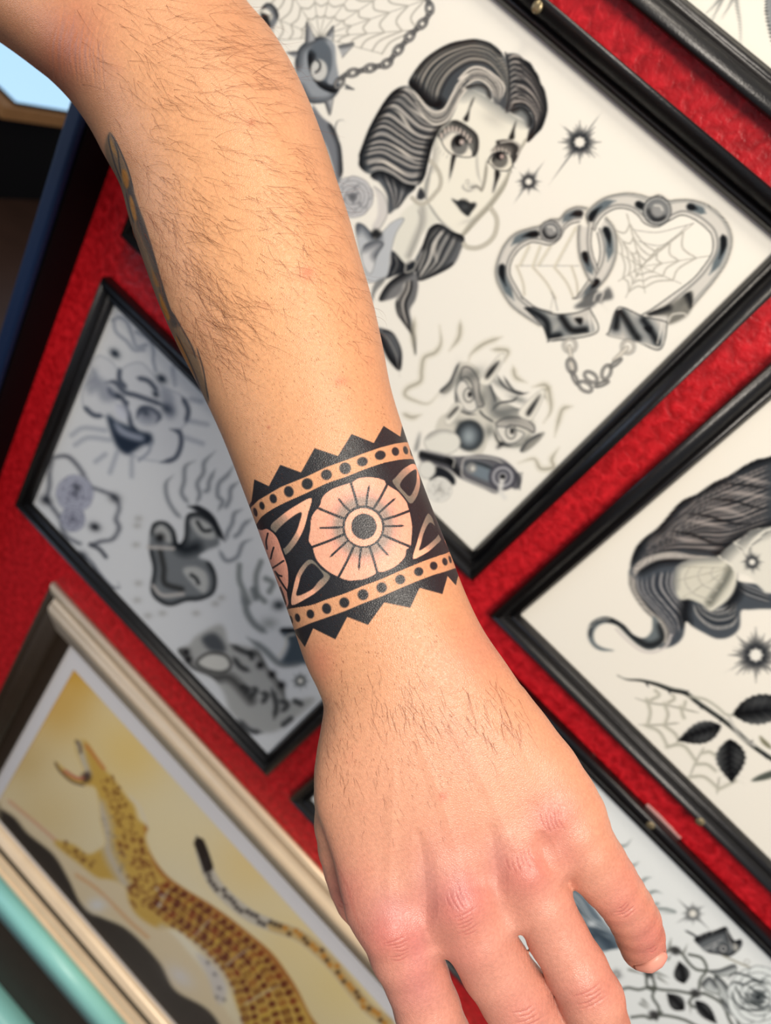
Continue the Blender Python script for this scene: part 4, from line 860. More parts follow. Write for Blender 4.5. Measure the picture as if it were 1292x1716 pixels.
flash_frame('picture_frame', 'A', -0.818, 0.054, -0.634, 0.031,
    'black framed flash sheet with a woman in crying clown make-up and heart handcuffs', 0.0006, [(900, 12, 0.0122)])
flash_frame('picture_frame', 'B', -0.822, 0.053, -1.388, -0.726,
    'black framed flash sheet with a grinning clown face, behind the forearm at the left', 0.0012)
flash_frame('picture_frame', 'C', 0.112, 0.984, -0.658, 0.007,
    'black framed flash sheet with long curling hair and thorny rose stem, right edge', 0.0009, [(1173, 1377, 0.0122)])
flash_frame('picture_frame', 'D', 0.120, 0.992, -1.386, -0.721,
    'black framed flash sheet with a butterfly and barbed roses, behind the fingers', 0.0008, [(1090, 1383, 0.0122)])
flash_frame('picture_frame', 'E', -0.818, 0.054, 0.078, 0.743,
    'black framed flash sheet cut off by the top right corner, showing bare star rays', 0.0009)

# ------------------------------------------------------------------ the painting in the silver frame, low on the left
SILVER = [(0, 0), (0, 5), (2, 8), (7, 9), (11, 7.2), (13.5, 8), (15, 13), (17, 17), (21, 18.5), (27, 17.5), (33, 16.5), (38, 15.5), (38.5, 3)]
def big_frame(x0, x1, z0, z1, prof, mats, label, inner, art=None, matw=0.0, step=.0013, group=None):
    x0, x1, z0, z1 = Xw(x0), Xw(x1), Zw(z0), Zw(z1)
    root = empty('picture_frame', ((x0 + x1) / 2, 0, z0)); tag(root, label, 'picture', group); cen = root.location
    rails(root, x0, x1, z0, z1, prof, mats)
    i = inner - .002
    bm = bmesh.new(); add_box(bm, x0 + .006, x1 - .006, -.0035, -.0005, z0 + .006, z1 - .006)
    o = link('backing_board', bm_mesh('backing_board', bm), MAT['backing'] if art else MAT['darkwood'], root); o.location = -cen
    if art:
        k = i + matw; lin = .020; ml = .018
        xa_, xb_ = x0 + i, x0 + i + lin
        bm = bmesh.new(); add_box(bm, xa_ - .002, xb_, -.0095, -.0036, z0 + i, z1 - i, .0015)
        o = link('rebate_shade', bm_mesh('rebate_shade', bm), MAT['frame_shade'], root); o.location = -cen  # dark strip standing in for the frame's shadowed inner wall
        me = paper_mesh('painting', xb_ + ml, x1 - k, z0 + i + .004, z1 - k, -.0042, C[art], step)
        o = link('painting', me, MAT['print_'], root); o.location = -cen
        bm = bmesh.new()
        for (a0, a1, b0, b1) in ((xb_, x1 - i, z0 + i, z0 + i + .004), (xb_, x1 - i, z1 - k, z1 - i), (xb_, xb_ + ml, z0 + i + .004, z1 - k), (x1 - k, x1 - i, z0 + i + .004, z1 - k)):
            add_box(bm, a0, a1, -.0062, -.0036, b0, b1)
        o = link('mat_board', bm_mesh('mat_board', bm), MAT['mat'], root); o.location = -cen
        bm = bmesh.new(); add_box(bm, x0 + i, x1 - i, -.0085, -.007, z0 + i, z1 - i)
        o = link('glass_pane', bm_mesh('glass_pane', bm), MAT['glass'], root); o.location = -cen
    return root
big_frame(-0.650, 1.25, -2.705, -1.505, SILVER, (MAT['silver'], MAT['frame_shade'], MAT['silver'], MAT['frame_shade']),  # side rails are coloured dark as the shaded sides of the frame
          'spotted wild cat painting in a pale silver moulded frame, bottom left', .0385, 'G', .044)
TEAL = [(0, 0), (0, 34), (4, 42), (14, 46), (28, 46), (38, 42), (42, 34), (42, 4)]
bm = bmesh.new(); add_box(bm, Xw(-.88), Xw(1.3), -.004, -.0002, Zw(-2.80), Zw(-2.702), .001)
tag(link('shadow_gap', bm_mesh('shadow_gap', bm), MAT['frame_shade']), kind='structure')  # dark strip added for the shadow in the gap below the frame
bm = bmesh.new()
for k_, (h_, t_) in enumerate(((.010, .012), (.014, .016), (.009, .011))): add_box(bm, Xw(-.88), Xw(1.3), -t_, -.0002, Zw(-2.81) - k_ * .012, Zw(-2.81) - k_ * .012 + .0105, .002)
tag(link('trim_2', bm_mesh('trim_2', bm), MAT['silver']), kind='structure')
big_frame(-0.88, 0.9, -3.70, -2.845, [(o * .9, h * .9) for o, h in TEAL], MAT['teal'], 'teal painted frame round a dark brown board, bottom left corner', .038)
bm = bmesh.new(); add_box(bm, Xw(-.9), Xw(1.3), -.014, 0, 0.0, .10, .003)
tag(link('baseboard_back', bm_mesh('baseboard_back', bm), MAT['darkwood']), kind='structure')

# glare along the lower right frame's top edge, modelled as a pale sliver
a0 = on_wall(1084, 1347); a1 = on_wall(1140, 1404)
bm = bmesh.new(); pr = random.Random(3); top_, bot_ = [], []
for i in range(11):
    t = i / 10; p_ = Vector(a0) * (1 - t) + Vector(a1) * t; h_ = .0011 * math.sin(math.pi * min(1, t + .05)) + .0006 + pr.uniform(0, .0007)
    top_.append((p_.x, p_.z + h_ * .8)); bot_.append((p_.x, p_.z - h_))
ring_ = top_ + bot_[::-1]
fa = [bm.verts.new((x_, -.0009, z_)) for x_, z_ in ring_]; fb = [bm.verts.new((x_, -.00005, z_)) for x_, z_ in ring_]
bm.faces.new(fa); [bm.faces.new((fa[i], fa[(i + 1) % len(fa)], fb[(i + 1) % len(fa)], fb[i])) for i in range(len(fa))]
link('edge_glare', bm_mesh('edge_glare', bm), MAT['glare'], bpy.data.objects['wall_red'])

# ------------------------------------------------------------------ the room beyond the wall's end
def ray_pt(px, py, y):
    r = M @ np.array([(px - 646) / F, (py - 858) / F, 1.0]); t = (S + y) / r[1]; return CAM + r * t
DY = 1.75
scr = ray_pt(20, 150, DY)
dx, dz = scr[0], scr[2]
root = empty('desk', (dx - .5, DY + .3, 0)); tag(root, 'low dark desk with a pale wooden top edge beyond the wall, far left', 'desk')
def part(name, mat, boxes, parent, bevel=.002):
    bm = bmesh.new()
    for b_ in boxes: add_box(bm, *b_, bevel)
    o = link(name, bm_mesh(name, bm), mat, parent)
    if parent: o.location = -parent.location
    return o
zt = ray_pt(40, 180, DY)[2]
part('desk_top', MAT['desk'], [(dx - 1.4, dx + .10, DY - .1, DY + .9, zt - .05, zt)], root)
part('cabinet', MAT['deskbody'], [(dx - 1.4, dx + .0, DY - .05, DY + .88, 0, zt - .051)], root)
tb = empty('tablet', (dx - .15, DY + .2, zt)); tag(tb, 'glowing pale blue screen lying on the desk, far left', 'screen')
part('body', MAT['deskbody'], [(dx - .8, dx + .08, DY - .04, DY + .8, zt + .0005, zt + .01)], tb)
sm, nt, p_ = new_mat('lit_screen'); p_.inputs['Emission Color'].default_value = (*srgb((150, 205, 240)), 1); p_.inputs['Emission Strength'].default_value = .8
part('display', sm, [(dx - .79, dx + .07, DY - .03, DY + .79, zt + .0105, zt + .012)], tb, .0005)
# ------------------------------------------------------------------ the tattooed arm: one continuous skin
D0 = np.array([0.40, 0.9165]); D0 /= np.hypot(*D0); DP = np.array([D0[1], -D0[0]])   # along the arm, across it (to the right)
LEFT = P('-260,-95 -160,-40 -80,5 3,64 50,104 112,162 147,209 174,259 201,310 217,368 240,437 267,511 298,580 337,656 371,729 406,818 453,945 484,1030 493,1056 516,1122 533,1157 542,1184 538,1218 531,1257 526,1307 528,1345 541,1389 564,1447 584,1489 600,1535')
RIGHT = P('330,-180 370,-90 413,0 450,43 477,85 512,155 539,224 562,294 586,368 605,437 624,503 640,573 656,654 675,716 693,768 719,838 741,894 759,939 776,984 811,1057 850,1114 906,1199 951,1273 984,1350 1000,1420')
def prof(line):
    s = line @ D0; v = line @ DP
    k = np.argsort(s); return s[k], v[k]
sl_, vl_ = prof(LEFT); sr_, vr_ = prof(RIGHT)
def smooth_interp(x, xs, ys):
    """Catmull-Rom through (xs, ys)"""
    xs = np.asarray(xs, float); ys = np.asarray(ys, float)
    m = np.gradient(ys, xs)
    x = np.clip(x, xs[0], xs[-1]); i = np.clip(np.searchsorted(xs, x) - 1, 0, len(xs) - 2)
    h = xs[i + 1] - xs[i]; t = (x - xs[i]) / h
    return ((2 * t ** 3 - 3 * t ** 2 + 1) * ys[i] + (t ** 3 - 2 * t ** 2 + t) * h * m[i] + (-2 * t ** 3 + 3 * t ** 2) * ys[i + 1] + (t ** 3 - t ** 2) * h * m[i + 1])
ST = np.linspace(-260, 1760, 2021)
vL = smooth_interp(ST, sl_, vl_); vR = smooth_interp(ST, sr_, vr_)
DEPTH = [((200, -150), 292, 44), ((240, 0), 286, 43), ((330, 250), 276, 39), ((440, 600), 262, 32), ((520, 760), 254, 28), ((590, 930), 247, 24), ((665, 1110), 240, 20), ((720, 1260), 236, 16.5), ((760, 1400), 234, 12), ((790, 1500), 235, 8)]
ds = [np.dot(a, D0) for a, b, c in DEPTH]
zC = smooth_interp(ST, ds, [b for a, b, c in DEPTH]); zH = smooth_interp(ST, ds, [c for a, b, c in DEPTH])
S_END = np.dot((775, 1440), D0)

def P3(px, py, z): return np.array([(px - 646) / F * z, (py - 858) / F * z, z])
# chains: (px, py, depth mm, half width px, thickness ratio)
CHAINS = {
 'index': [(625, 1230, 238, 50, .9), (640, 1400, 236, 55, .85), (659, 1540, 233, 62, .95), (698, 1640, 236, 54, .92), (735, 1745, 240, 56, .92), (775, 1850, 252, 50, .9), (800, 1920, 266, 44, .85)],
 'middle': [(690, 1230, 236, 50, .9), (730, 1380, 233, 54, .85), (770, 1503, 230, 60, .95), (829, 1620, 235, 58, .92), (893, 1715, 242, 60, .92), (940, 1830, 256, 52, .9), (965, 1900, 272, 46, .85)],
 'ring': [(760, 1220, 236, 48, .9), (820, 1350, 233, 52, .85), (876, 1450, 231, 54, .95), (935, 1570, 232, 50, .92), (992, 1675, 233, 53, .92), (1013, 1765, 246, 46, .9), (1025, 1830, 262, 42, .85)],
 'pinky': [(820, 1200, 237, 46, .9), (906, 1300, 235, 50, .85), (958, 1388, 233, 54, .95), (998, 1448, 235, 52, .92), (1037, 1499, 238, 44, .95), (1064, 1543, 244, 42, .92), (1077, 1587, 254, 38, .9)],
 'thumb': [(592, 1290, 246, 62, .9), (588, 1380, 251, 60, .9), (598, 1450, 255, 55, .9), (612, 1500, 258, 50, .9), (632, 1528, 262, 43, .9)],
}
GH = 1.15
X0, X1, Y0, Y1, Z0, Z1 = -262., 118., -290., 262., 196., 346.
gx = np.arange(X0, X1, GH, dtype=np.float32); gy = np.arange(Y0, Y1, GH, dtype=np.float32); gz = np.arange(Z0, Z1, GH, dtype=np.float32)
def sd_body(x, y, z):
    px = x * F / z + 646; py = y * F / z + 858
    s = px * D0[0] + py * D0[1]; v = px * DP[0] + py * DP[1]
    si = np.clip(s, ST[0], ST[-1]) - ST[0]
    i = np.minimum(si.astype(np.int32), len(ST) - 2); fr = si - i
    g = lambda T: T[i] * (1 - fr) + T[i + 1] * fr
    a = g(vL); b = g(vR); zc = g(zC); zh = g(zH)
    c = (a + b) / 2; wpx = (b - a) / 2; wm = wpx * zc / F
    over = np.maximum(0, s - S_END) * 0.2 / 11.0
    under = np.maximum(0, -190 - s) * 0.24 / 30.0
    nv = np.abs(v - c) / wpx; nz = np.abs(z - zc) / zh
    n = (nv ** 2.25 + nz ** 2.25) ** (1 / 2.25)
    n = np.sqrt(n * n + over ** 2 + under ** 2)
    return ((n - 1) * np.minimum(wm, zh)).astype(np.float32)
def sd_seg(x, y, z, A, B):
    a = P3(*A[:3]); b = P3(*B[:3]); ab = b - a; L = np.linalg.norm(ab); d = ab / L
    ra, rb = A[3] * A[2] / F, B[3] * B[2] / F
    lat = np.cross(d, (0, 0, 1.0)); lat /= np.linalg.norm(lat); nrm = np.cross(lat, d)
    qx, qy, qz = x - a[0], y - a[1], z - a[2]
    al = qx * d[0] + qy * d[1] + qz * d[2]
    t = np.clip(al / L, 0, 1)
    r = ra + (rb - ra) * t; k = A[4] + (B[4] - A[4]) * t
    ex = al - t * L
    u1 = qx * lat[0] + qy * lat[1] + qz * lat[2]; u2 = (qx * nrm[0] + qy * nrm[1] + qz * nrm[2]) / k
    return (np.sqrt(u1 ** 2 + u2 ** 2 + ex ** 2) - r).astype(np.float32)
def smin(a, b, k):
    h = np.maximum(k - np.abs(a - b), 0) / k
    return np.minimum(a, b) - h * h * k * 0.25
def resample_chain(ch):
    a = np.array(ch, float); out = []
    for i in range(len(a) - 1):
        for t in (0, 0.5): 
            if t == 0: out.append(a[i])
            else:
                p0 = a[max(i - 1, 0)]; p3 = a[min(i + 2, len(a) - 1)]
                out.append(0.5 * (a[i] + a[i + 1]) + (a[i] - p0 + a[i + 1] - p3) / 16)
    out.append(a[-1]); return out
G3 = np.full((len(gx), len(gy), len(gz)), 50, np.float32)
XX, YY, ZZ = gx[:, None, None], gy[None, :, None], gz[None, None, :]
for k0 in range(0, len(gx), 40):
    G3[k0:k0 + 40] = sd_body(XX[k0:k0 + 40] + 0 * YY + 0 * ZZ, YY + 0 * XX[k0:k0 + 40] + 0 * ZZ, ZZ + 0 * XX[k0:k0 + 40] + 0 * YY)
def window(lo, hi, pad):
    s = []
    for g, a, b in ((gx, lo[0], hi[0]), (gy, lo[1], hi[1]), (gz, lo[2], hi[2])):
        s.append(slice(max(0, int((a - pad - g[0]) / GH)), min(len(g), int((b + pad - g[0]) / GH) + 2)))
    return tuple(s)
HW = window((-60, 60, 205), (118, 262, 300), 0)
hx, hy, hz = XX[HW[0]], YY[:, HW[1]], ZZ[:, :, HW[2]]
hand = None
py_h = hy * F / 235 + 858; px_h = hx * F / 235 + 646
# blending radius: wide over the metacarpals, narrow between the fingers
yweb = np.interp(px_h.ravel(), [600, 750, 870, 953, 1050], [1630, 1602, 1560, 1452, 1380]).reshape(px_h.shape)
kk = np.clip(2.6 + (yweb - py_h) / 5.0, 2.6, 10.0) + 0 * hz
for nm, ch in CHAINS.items():
    c = resample_chain(ch); f = None
    for A, B in zip(c[:-1], c[1:]):
        q = sd_seg(hx, hy, hz, A, B)
        f = q if f is None else smin(f, q, 1.5)
    if nm == 'thumb': thumb = f; continue
    hand = f if hand is None else smin(hand, f, kk)
G3[HW] = smin(G3[HW], hand, np.clip(kk, 2.6, 8))
G3[HW] = smin(G3[HW], thumb, 3.0)
# upper arm leaving the frame at the top left
UW = window((-262, -290, 196), (40, -60, 346), 0)
ua = [(150, -50, 290, 165, .85), (-80, -178, 292, 160, .85), (-300, -300, 296, 160, .85)]
f = smin(sd_seg(XX[UW[0]], YY[:, UW[1]], ZZ[:, :, UW[2]], ua[0], ua[1]), sd_seg(XX[UW[0]], YY[:, UW[1]], ZZ[:, :, UW[2]], ua[1], ua[2]), 10)
G3[UW] = smin(G3[UW], f, 10)
for ax in range(3):
    sli = [slice(None)] * 3
    for e in (0, -1):
        sli[ax] = e; G3[tuple(sli)] = np.maximum(G3[tuple(sli)], 1.0)

def surface_nets(G):
    neg = G < 0
    nx, ny, nz = G.shape
    cnt = np.zeros((nx - 1, ny - 1, nz - 1), np.int8)
    for dx in (0, 1):
        for dy in (0, 1):
            for dz in (0, 1):
                cnt += neg[dx:nx - 1 + dx, dy:ny - 1 + dy, dz:nz - 1 + dz]
    cells = np.argwhere((cnt > 0) & (cnt < 8))
    idx = -np.ones(cnt.shape, np.int32); idx[tuple(cells.T)] = np.arange(len(cells))
    acc = np.zeros((len(cells), 3)); num = np.zeros(len(cells))
    cor = [(a, b, c) for a in (0, 1) for b in (0, 1) for c in (0, 1)]
    for a in cor:
        for b in cor:
            dlt = np.subtract(b, a)
            if dlt.sum() != 1 or np.abs(dlt).sum() != 1: continue
            ga = G[tuple((cells + a).T)]; gb = G[tuple((cells + b).T)]
            m = (ga < 0) != (gb < 0)
            t = ga / np.where(m, ga - gb, 1)
            acc[m] += (np.array(a) + t[:, None] * dlt)[m]; num[m] += 1
    V = cells + acc / num[:, None]
    quads = []
    for ax in range(3):
        o1, o2 = [(1, 2), (2, 0), (0, 1)][ax]
        sa = [slice(0, -1) if i == ax else slice(None) for i in range(3)]; sb = [slice(1, None) if i == ax else slice(None) for i in range(3)]
        e = np.argwhere(neg[tuple(sa)] != neg[tuple(sb)])
        e = e[(e[:, o1] > 0) & (e[:, o2] > 0) & (e[:, o1] < G.shape[o1] - 1) & (e[:, o2] < G.shape[o2] - 1)]
        inside = neg[tuple(e.T)]
        def cell(d1, d2):
            q = e.copy(); q[:, o1] -= d1; q[:, o2] -= d2; return idx[tuple(q.T)]
        q = np.stack([cell(1, 1), cell(0, 1), cell(0, 0), cell(1, 0)], 1)
        q[~inside] = q[~inside][:, ::-1]
        quads.append(q)
    return V, np.vstack(quads)
AV, AQ = surface_nets(G3)

def sample(Gr, p):
    """trilinear sample at grid coordinates"""
    p = np.clip(p, 0, np.array(Gr.shape) - 1.001); i = p.astype(int); f = p - i
    r = 0
    for a in (0, 1):
        for b in (0, 1):
            for c in (0, 1):
                r = r + Gr[i[:, 0] + a, i[:, 1] + b, i[:, 2] + c] * (f[:, 0] if a else 1 - f[:, 0]) * (f[:, 1] if b else 1 - f[:, 1]) * (f[:, 2] if c else 1 - f[:, 2])
    return r
def grad(p, e=0.6):
    g = np.stack([sample(G3, p + d) - sample(G3, p - d) for d in np.eye(3) * e], 1) / (2 * e)
    return g
def newton(p, it=2):
    for _ in range(it):
        g = grad(p); v = sample(G3, p)
        p = p - (v / np.maximum((g ** 2).sum(1), 1e-3))[:, None] * g * 0.9
    return p
AV = newton(AV, 3)
org = np.array([X0, Y0, Z0])
def to_px(p):
    c = p * GH + org
    return np.stack([c[:, 0] / c[:, 2] * F + 646, c[:, 1] / c[:, 2] * F + 858], 1), c

# refine where the photograph looks closely
am = fast_mesh('skin', AV, AQ)
bm = bmesh.new(); bm.from_mesh(am); bpy.data.meshes.remove(am)
def facing(co):
    g = grad(co); g /= np.linalg.norm(g, axis=1)[:, None] + 1e-9
    _, c = to_px(co); v = c / np.linalg.norm(c, axis=1)[:, None]
    return -(g * v).sum(1)
def refine(test, cuts):
    bm.verts.ensure_lookup_table(); bm.verts.index_update()
    co = np.array([v.co for v in bm.verts])
    sel = test(co)
    ed = [e for e in bm.edges if sel[e.verts[0].index] and sel[e.verts[1].index]]
    bmesh.ops.subdivide_edges(bm, edges=ed, cuts=cuts, use_grid_fill=True)
def vis(co):
    p, c = to_px(co)
    return (facing(co) > -0.12) & (p[:, 0] > -20) & (p[:, 0] < 1310) & (p[:, 1] > -20) & (p[:, 1] < 1740)
def band(co):
    p, c = to_px(co); s = p @ D0
    sc_ = p @ np.array([0.34, 0.94])
    return (facing(co) > -0.25) & (sc_ > 845) & (sc_ < 1215)
def handy(co):
    p, c = to_px(co)
    return (facing(co) > 0.0) & (p[:, 1] > 1290) & (p[:, 1] < 1730)
refine(vis, 1)
refine(band, 1)
refine(handy, 1)
bm.verts.index_update()
co = np.array([v.co for v in bm.verts])
co = newton(co, 3)
ev = np.array([(e.verts[0].index, e.verts[1].index) for e in bm.edges])
deg = np.bincount(ev.ravel(), minlength=len(co))[:, None]
for it in range(6):                      # relax the surface a little, most of all in the webs of the fingers
    acc = np.zeros_like(co)
    for k_ in range(3):
        acc[:, k_] = np.bincount(ev[:, 0], co[ev[:, 1], k_], len(co)) + np.bincount(ev[:, 1], co[ev[:, 0], k_], len(co))
    co = co + .5 * (acc / deg - co)
for v, q in zip(bm.verts, co): v.co = q
skin = bpy.data.meshes.new('skin'); bm.to_mesh(skin); bm.free()
n = len(skin.vertices)
gc = np.empty(n * 3, np.float32); skin.vertices.foreach_get('co', gc); gc = gc.reshape(-1, 3).astype(float)
gn = grad(gc); gn /= np.linalg.norm(gn, axis=1)[:, None] + 1e-9
PX, CC = to_px(gc)
FAC = facing(gc)
print('arm verts', n)
# ---- relief painted in millimetres (0.5 = none): creases, tendons, knuckles
DS = Canvas(-40, -40, 1330, 1760, 1.0, (127.5, 127.5, 127.5))
IN, OUT = (0, 0, 0), (255, 255, 255)
def crease(pts, wd=2.2, a=0.10, **k): DS.stroke(pts, wd, IN, a, 2.0, (0.25, 0.25), **k)
for x, y, rx, ry, a, an in ((650, 1560, 34, 46, .30, 60), (775, 1515, 34, 48, .34, 65), (882, 1462, 30, 42, .34, 60), (925, 1385, 26, 38, .28, 55),
                            (1034, 1518, 30, 34, .12, 50), (985, 1668, 36, 34, .12, 50), (880, 1700, 38, 30, .10, 50)):
    DS.blob(x, y, rx, ry, OUT, min(.75, a * 1.7), an)
for l in ('700,1240 740,1340 768,1440 778,1490', '660,1290 656,1400 652,1500', '760,1220 820,1330 862,1420', '810,1200 870,1280 905,1350'):
    DS.stroke(l, 16, OUT, .14, 16, (.3, .1))
for l in ('702,1400 712,1470 715,1560', '822,1390 832,1450 834,1520', '905,1400 915,1440 925,1460'):
    DS.stroke(l, 20, IN, .34, 22, (.3, .2))
# wrist hollow and ulna bump
DS.blob(790, 1120, 46, 60, OUT, .30, 60); DS.blob(545, 1215, 16, 44, IN, .15, 0)
rnd = random.Random(5)
def wrinkles(cx, cy, dx, dy, L, n, sp, seed, a=.10, wd=2.0, bend=6):
    r = random.Random(seed); d = np.array([dx, dy], float); d /= np.hypot(*d); q = np.array([-d[1], d[0]])
    out = []
    for i in range(n):
        c = np.array([cx, cy]) + q * (i - (n - 1) / 2) * sp + d * r.uniform(-5, 5)
        h = L * r.uniform(.5, 1) / 2
        pts = [c - d * h + q * r.uniform(-2, 2), c + q * bend * .5 + d * r.uniform(-4, 4), c + d * h + q * r.uniform(-2, 2)]
        crease(np.array(pts), wd, a * r.uniform(.6, 1.2)); out.append(np.array(pts))
    return out
WR = []
WR += wrinkles(668, 1588, 60, -18, 52, 6, 7, 1, .10)
WR += wrinkles(780, 1545, 60, -30, 50, 6, 7, 2, .09)
WR += wrinkles(770, 1505, 30, 60, 50, 5, 8, 3, .07)
WR += wrinkles(872, 1440, 20, 60, 50, 6, 8, 4, .07)
WR += wrinkles(925, 1375, 20, 60, 44, 5, 7, 6, .07)
WR += wrinkles(1048, 1522, 42, -26, 40, 4, 6, 7, .14, 2.2)
WR += wrinkles(990, 1668, 50, -24, 62, 4, 8, 8, .14, 2.4)
WR += wrinkles(880, 1702, 50, -18, 62, 4, 8, 9, .14, 2.4)
WR += wrinkles(1092, 1590, 34, -18, 26, 2, 7, 10, .14, 2)
WR += wrinkles(575, 1515, 26, 22, 22, 2, 7, 11, .1, 2)
# cross hatch of fine lines at the wrist and elbow fold
for i in range(26):
    t = i / 25
    a = np.array([505, 1062]) * (1 - t) + np.array([545, 1230]) * t; b = np.array([790, 985]) * (1 - t) + np.array([870, 1130]) * t
    L = rnd.uniform(0, .6); R = L + rnd.uniform(.15, .4); o = rnd.uniform(-6, 6)
    q = lambda f: a * (1 - f) + b * f + (0, o + 10 * math.sin(f * 3.1))
    crease(np.array([q(L), q((L + R) / 2), q(R)]), 1.8, .05)
for i in range(16):
    x = 80 + i * 5.5 + rnd.uniform(-2, 2)
    crease(np.array([(x + 22, 20 + rnd.uniform(-20, 20)), (x + 8, 80), (x + 12, 140 + rnd.uniform(-20, 30))]), 3, .10)
dsv = DS.lookup(PX)[:, 0] - 0.5
disp = dsv * 4.0 * np.clip(FAC * 2, 0, 1)
CC2 = CC + gn * disp[:, None]
W = cam_to_world(CC2 * 0.001)
skin.vertices.foreach_set('co', W.astype(np.float32).ravel())
skin.polygons.foreach_set('use_smooth', np.ones(len(skin.polygons), bool))
skin.update()

# ---- colour of the skin itself
SK = Canvas(-40, -40, 1330, 1760, 1.0, (200, 146, 108))
PINK = (188, 106, 98)
SK.blob(800, 1620, 420, 330, (200, 138, 120), .95, 0, 1.6)
SK.blob(760, 1300, 260, 170, (210, 152, 124), .6, 0)
SK.blob(430, 420, 160, 330, (208, 154, 106), .6, -20)
for x, y, rx, ry, a, an in ((658, 1562, 42, 52, .75, 60), (772, 1512, 44, 46, .75, 60), (880, 1462, 46, 44, .62, 60), (925, 1372, 40, 40, .62, 50), (950, 1430, 40, 30, .3, 50),
                            (1045, 1522, 34, 34, .4, 0), (1085, 1585, 30, 34, .5, 0), (985, 1668, 44, 34, .35, 0), (880, 1700, 44, 34, .35, 0), (780, 1600, 40, 50, .3, 0),
                            (700, 1650, 40, 50, .35, 0), (760, 1420, 60, 40, .2, 0), (1060, 1460, 40, 60, .25, 30), (575, 1500, 40, 50, .4, 0), (820, 1080, 60, 90, .25, 60), (1100, 1570, 30, 50, .35, 0)):
    SK.blob(x, y, rx, ry, PINK, a, an)
SK.blob(105, 90, 60, 95, (160, 90, 68), .75, 18)
SK.blob(30, 40, 90, 60, (204, 138, 100), .5)
SK.blob(170, 170, 36, 110, (196, 132, 92), .35, -20)
SK.blob(515, 458, 13, 11, (196, 96, 70), .45); SK.blob(421, 206, 6, 6, (160, 84, 50), .45); SK.blob(571, 639, 12, 9, (192, 92, 66), .35)
SK.blob(742, 1334, 8, 8, (196, 96, 80), .4); SK.blob(450, 716, 3, 3, (140, 70, 50), .5); SK.blob(700, 1590, 20, 40, (190, 104, 110), .3)
SK.blob(535, 1110, 30, 40, (196, 108, 88), .35); SK.blob(770, 1250, 26, 70, (198, 140, 118), .3, -25)
for w_ in WR: SK.stroke(w_, 2.0, (150, 66, 64), .38, 1.8, (.3, .3))
rnd = random.Random(11)
for i in range(500):
    x, y = rnd.uniform(0, 1130), rnd.uniform(0, 1716)
    SK.blob(x, y, rnd.uniform(4, 14), None, rnd.choice([(196, 118, 90), (236, 190, 150), (208, 130, 104)]), rnd.uniform(.04, .14))
for x, y, rx, ry, aa in ((655, 1520, 34, 30, .3), (770, 1490, 30, 36, .3), (715, 1480, 26, 60, .25), (835, 1440, 22, 50, .25), (700, 1660, 36, 40, .2)): SK.blob(x, y, rx, ry, (178, 118, 124), aa)
# thumb fold
SK.stroke('540,1385 563,1447 583,1489 596,1535 612,1562', 3, (176, 92, 78), .3, 4)

# ---- ink on the skin. T5: coordinates of a 2.871x enlargement whose corner is at 400, 650
TT = Canvas(380, 640, 810, 1110, 3.0, (0, 0, 0))     # ink darkness etc. drawn on a copy of the skin colour
jj, ii = np.mgrid[0:TT.h, 0:TT.w]
TT.img = SK.lookup(np.stack([ii.ravel() / 3 + 380, jj.ravel() / 3 + 640], 1)).reshape(TT.h, TT.w, 3).astype(np.float32)
def T5(s, k=2.871, ox=400, oy=650):
    p = P(s) if isinstance(s, str) else np.asarray(s, float)
    return p / k + (ox, oy)
INK = (25, 27, 32); PEACH = (214, 158, 132)
top_up = P('20,640 58,575 95,540 200,478 330,425 422,381 512,349 595,317 681,287 754,268 800,261 830,262 870,290')
top_dn = P('50,720 88,652 120,612 200,563 330,504 422,460 512,429 595,396 681,366 754,349 815,342 852,348 900,370')
bot_up = P('180,1090 240,1064 345,1046 423,1018 508,990 598,953 688,919 777,880 866,843 938,816 1005,793 1050,770')
bot_dn = P('210,1190 262,1168 345,1132 423,1105 508,1075 598,1037 688,1003 777,964 866,927 938,900 1000,882 1045,866 1080,850')
TT.fill(T5(cat(spline(top_dn, 8), spline(bot_up, 8)[::-1])), INK, .96, smooth=False)
TT.fill(T5(cat(P('30,600 62,545 75,440 145,473 200,370 300,407 365,290 478,328 543,222 650,265 697,183 778,235 787,180 835,262'), top_up[::-1])), INK, .96, .3, smooth=False)
TT.fill(T5(cat(P('225,1180 270,1176 318,1247 358,1157 465,1210 522,1102 622,1140 700,1032 825,1058 870,962 980,992 1005,905 1045,950 1055,905 1085,920'), bot_dn[::-1])), INK, .96, .3, smooth=False)
for x, y, rx, ry in ((80, 598, 9, 22), (112, 567, 12, 20), (166, 533, 17, 23), (241, 499, 23, 27), (330, 462, 27, 27), (422, 418, 26, 25), (512, 387, 28, 28), (595, 355, 26, 22), (681, 324, 26, 22), (754, 306, 17, 21), (803, 300, 11, 20), (832, 310, 6, 20),
                     (252, 1115, 7, 20), (283, 1106, 12, 21), (345, 1088, 18, 22), (423, 1062, 22, 26), (508, 1033, 24, 25), (598, 995, 26, 26), (688, 961, 25, 25), (777, 922, 24, 23), (866, 884, 22, 21), (938, 856, 18, 20), (992, 836, 12, 19), (1017, 826, 6, 18)):
    q = T5([(x, y)])[0]; TT.dot(q[0], q[1], rx / 2.871, INK, .95, 1, ry / 2.871, -15)
fc = np.array([600, 667.])
petals = P('548,447 580,430 640,426 700,440 716,462 775,500 808,540 820,575 825,590 838,660 836,720 830,766 810,782 803,815 760,860 700,888 667,890 655,902 600,925 530,930 480,914 420,880 372,830 350,768 333,735 340,680 347,620 376,576 388,560 402,520 450,482 538,452')
TT.fill(T5(petals), PEACH, 1, .3)
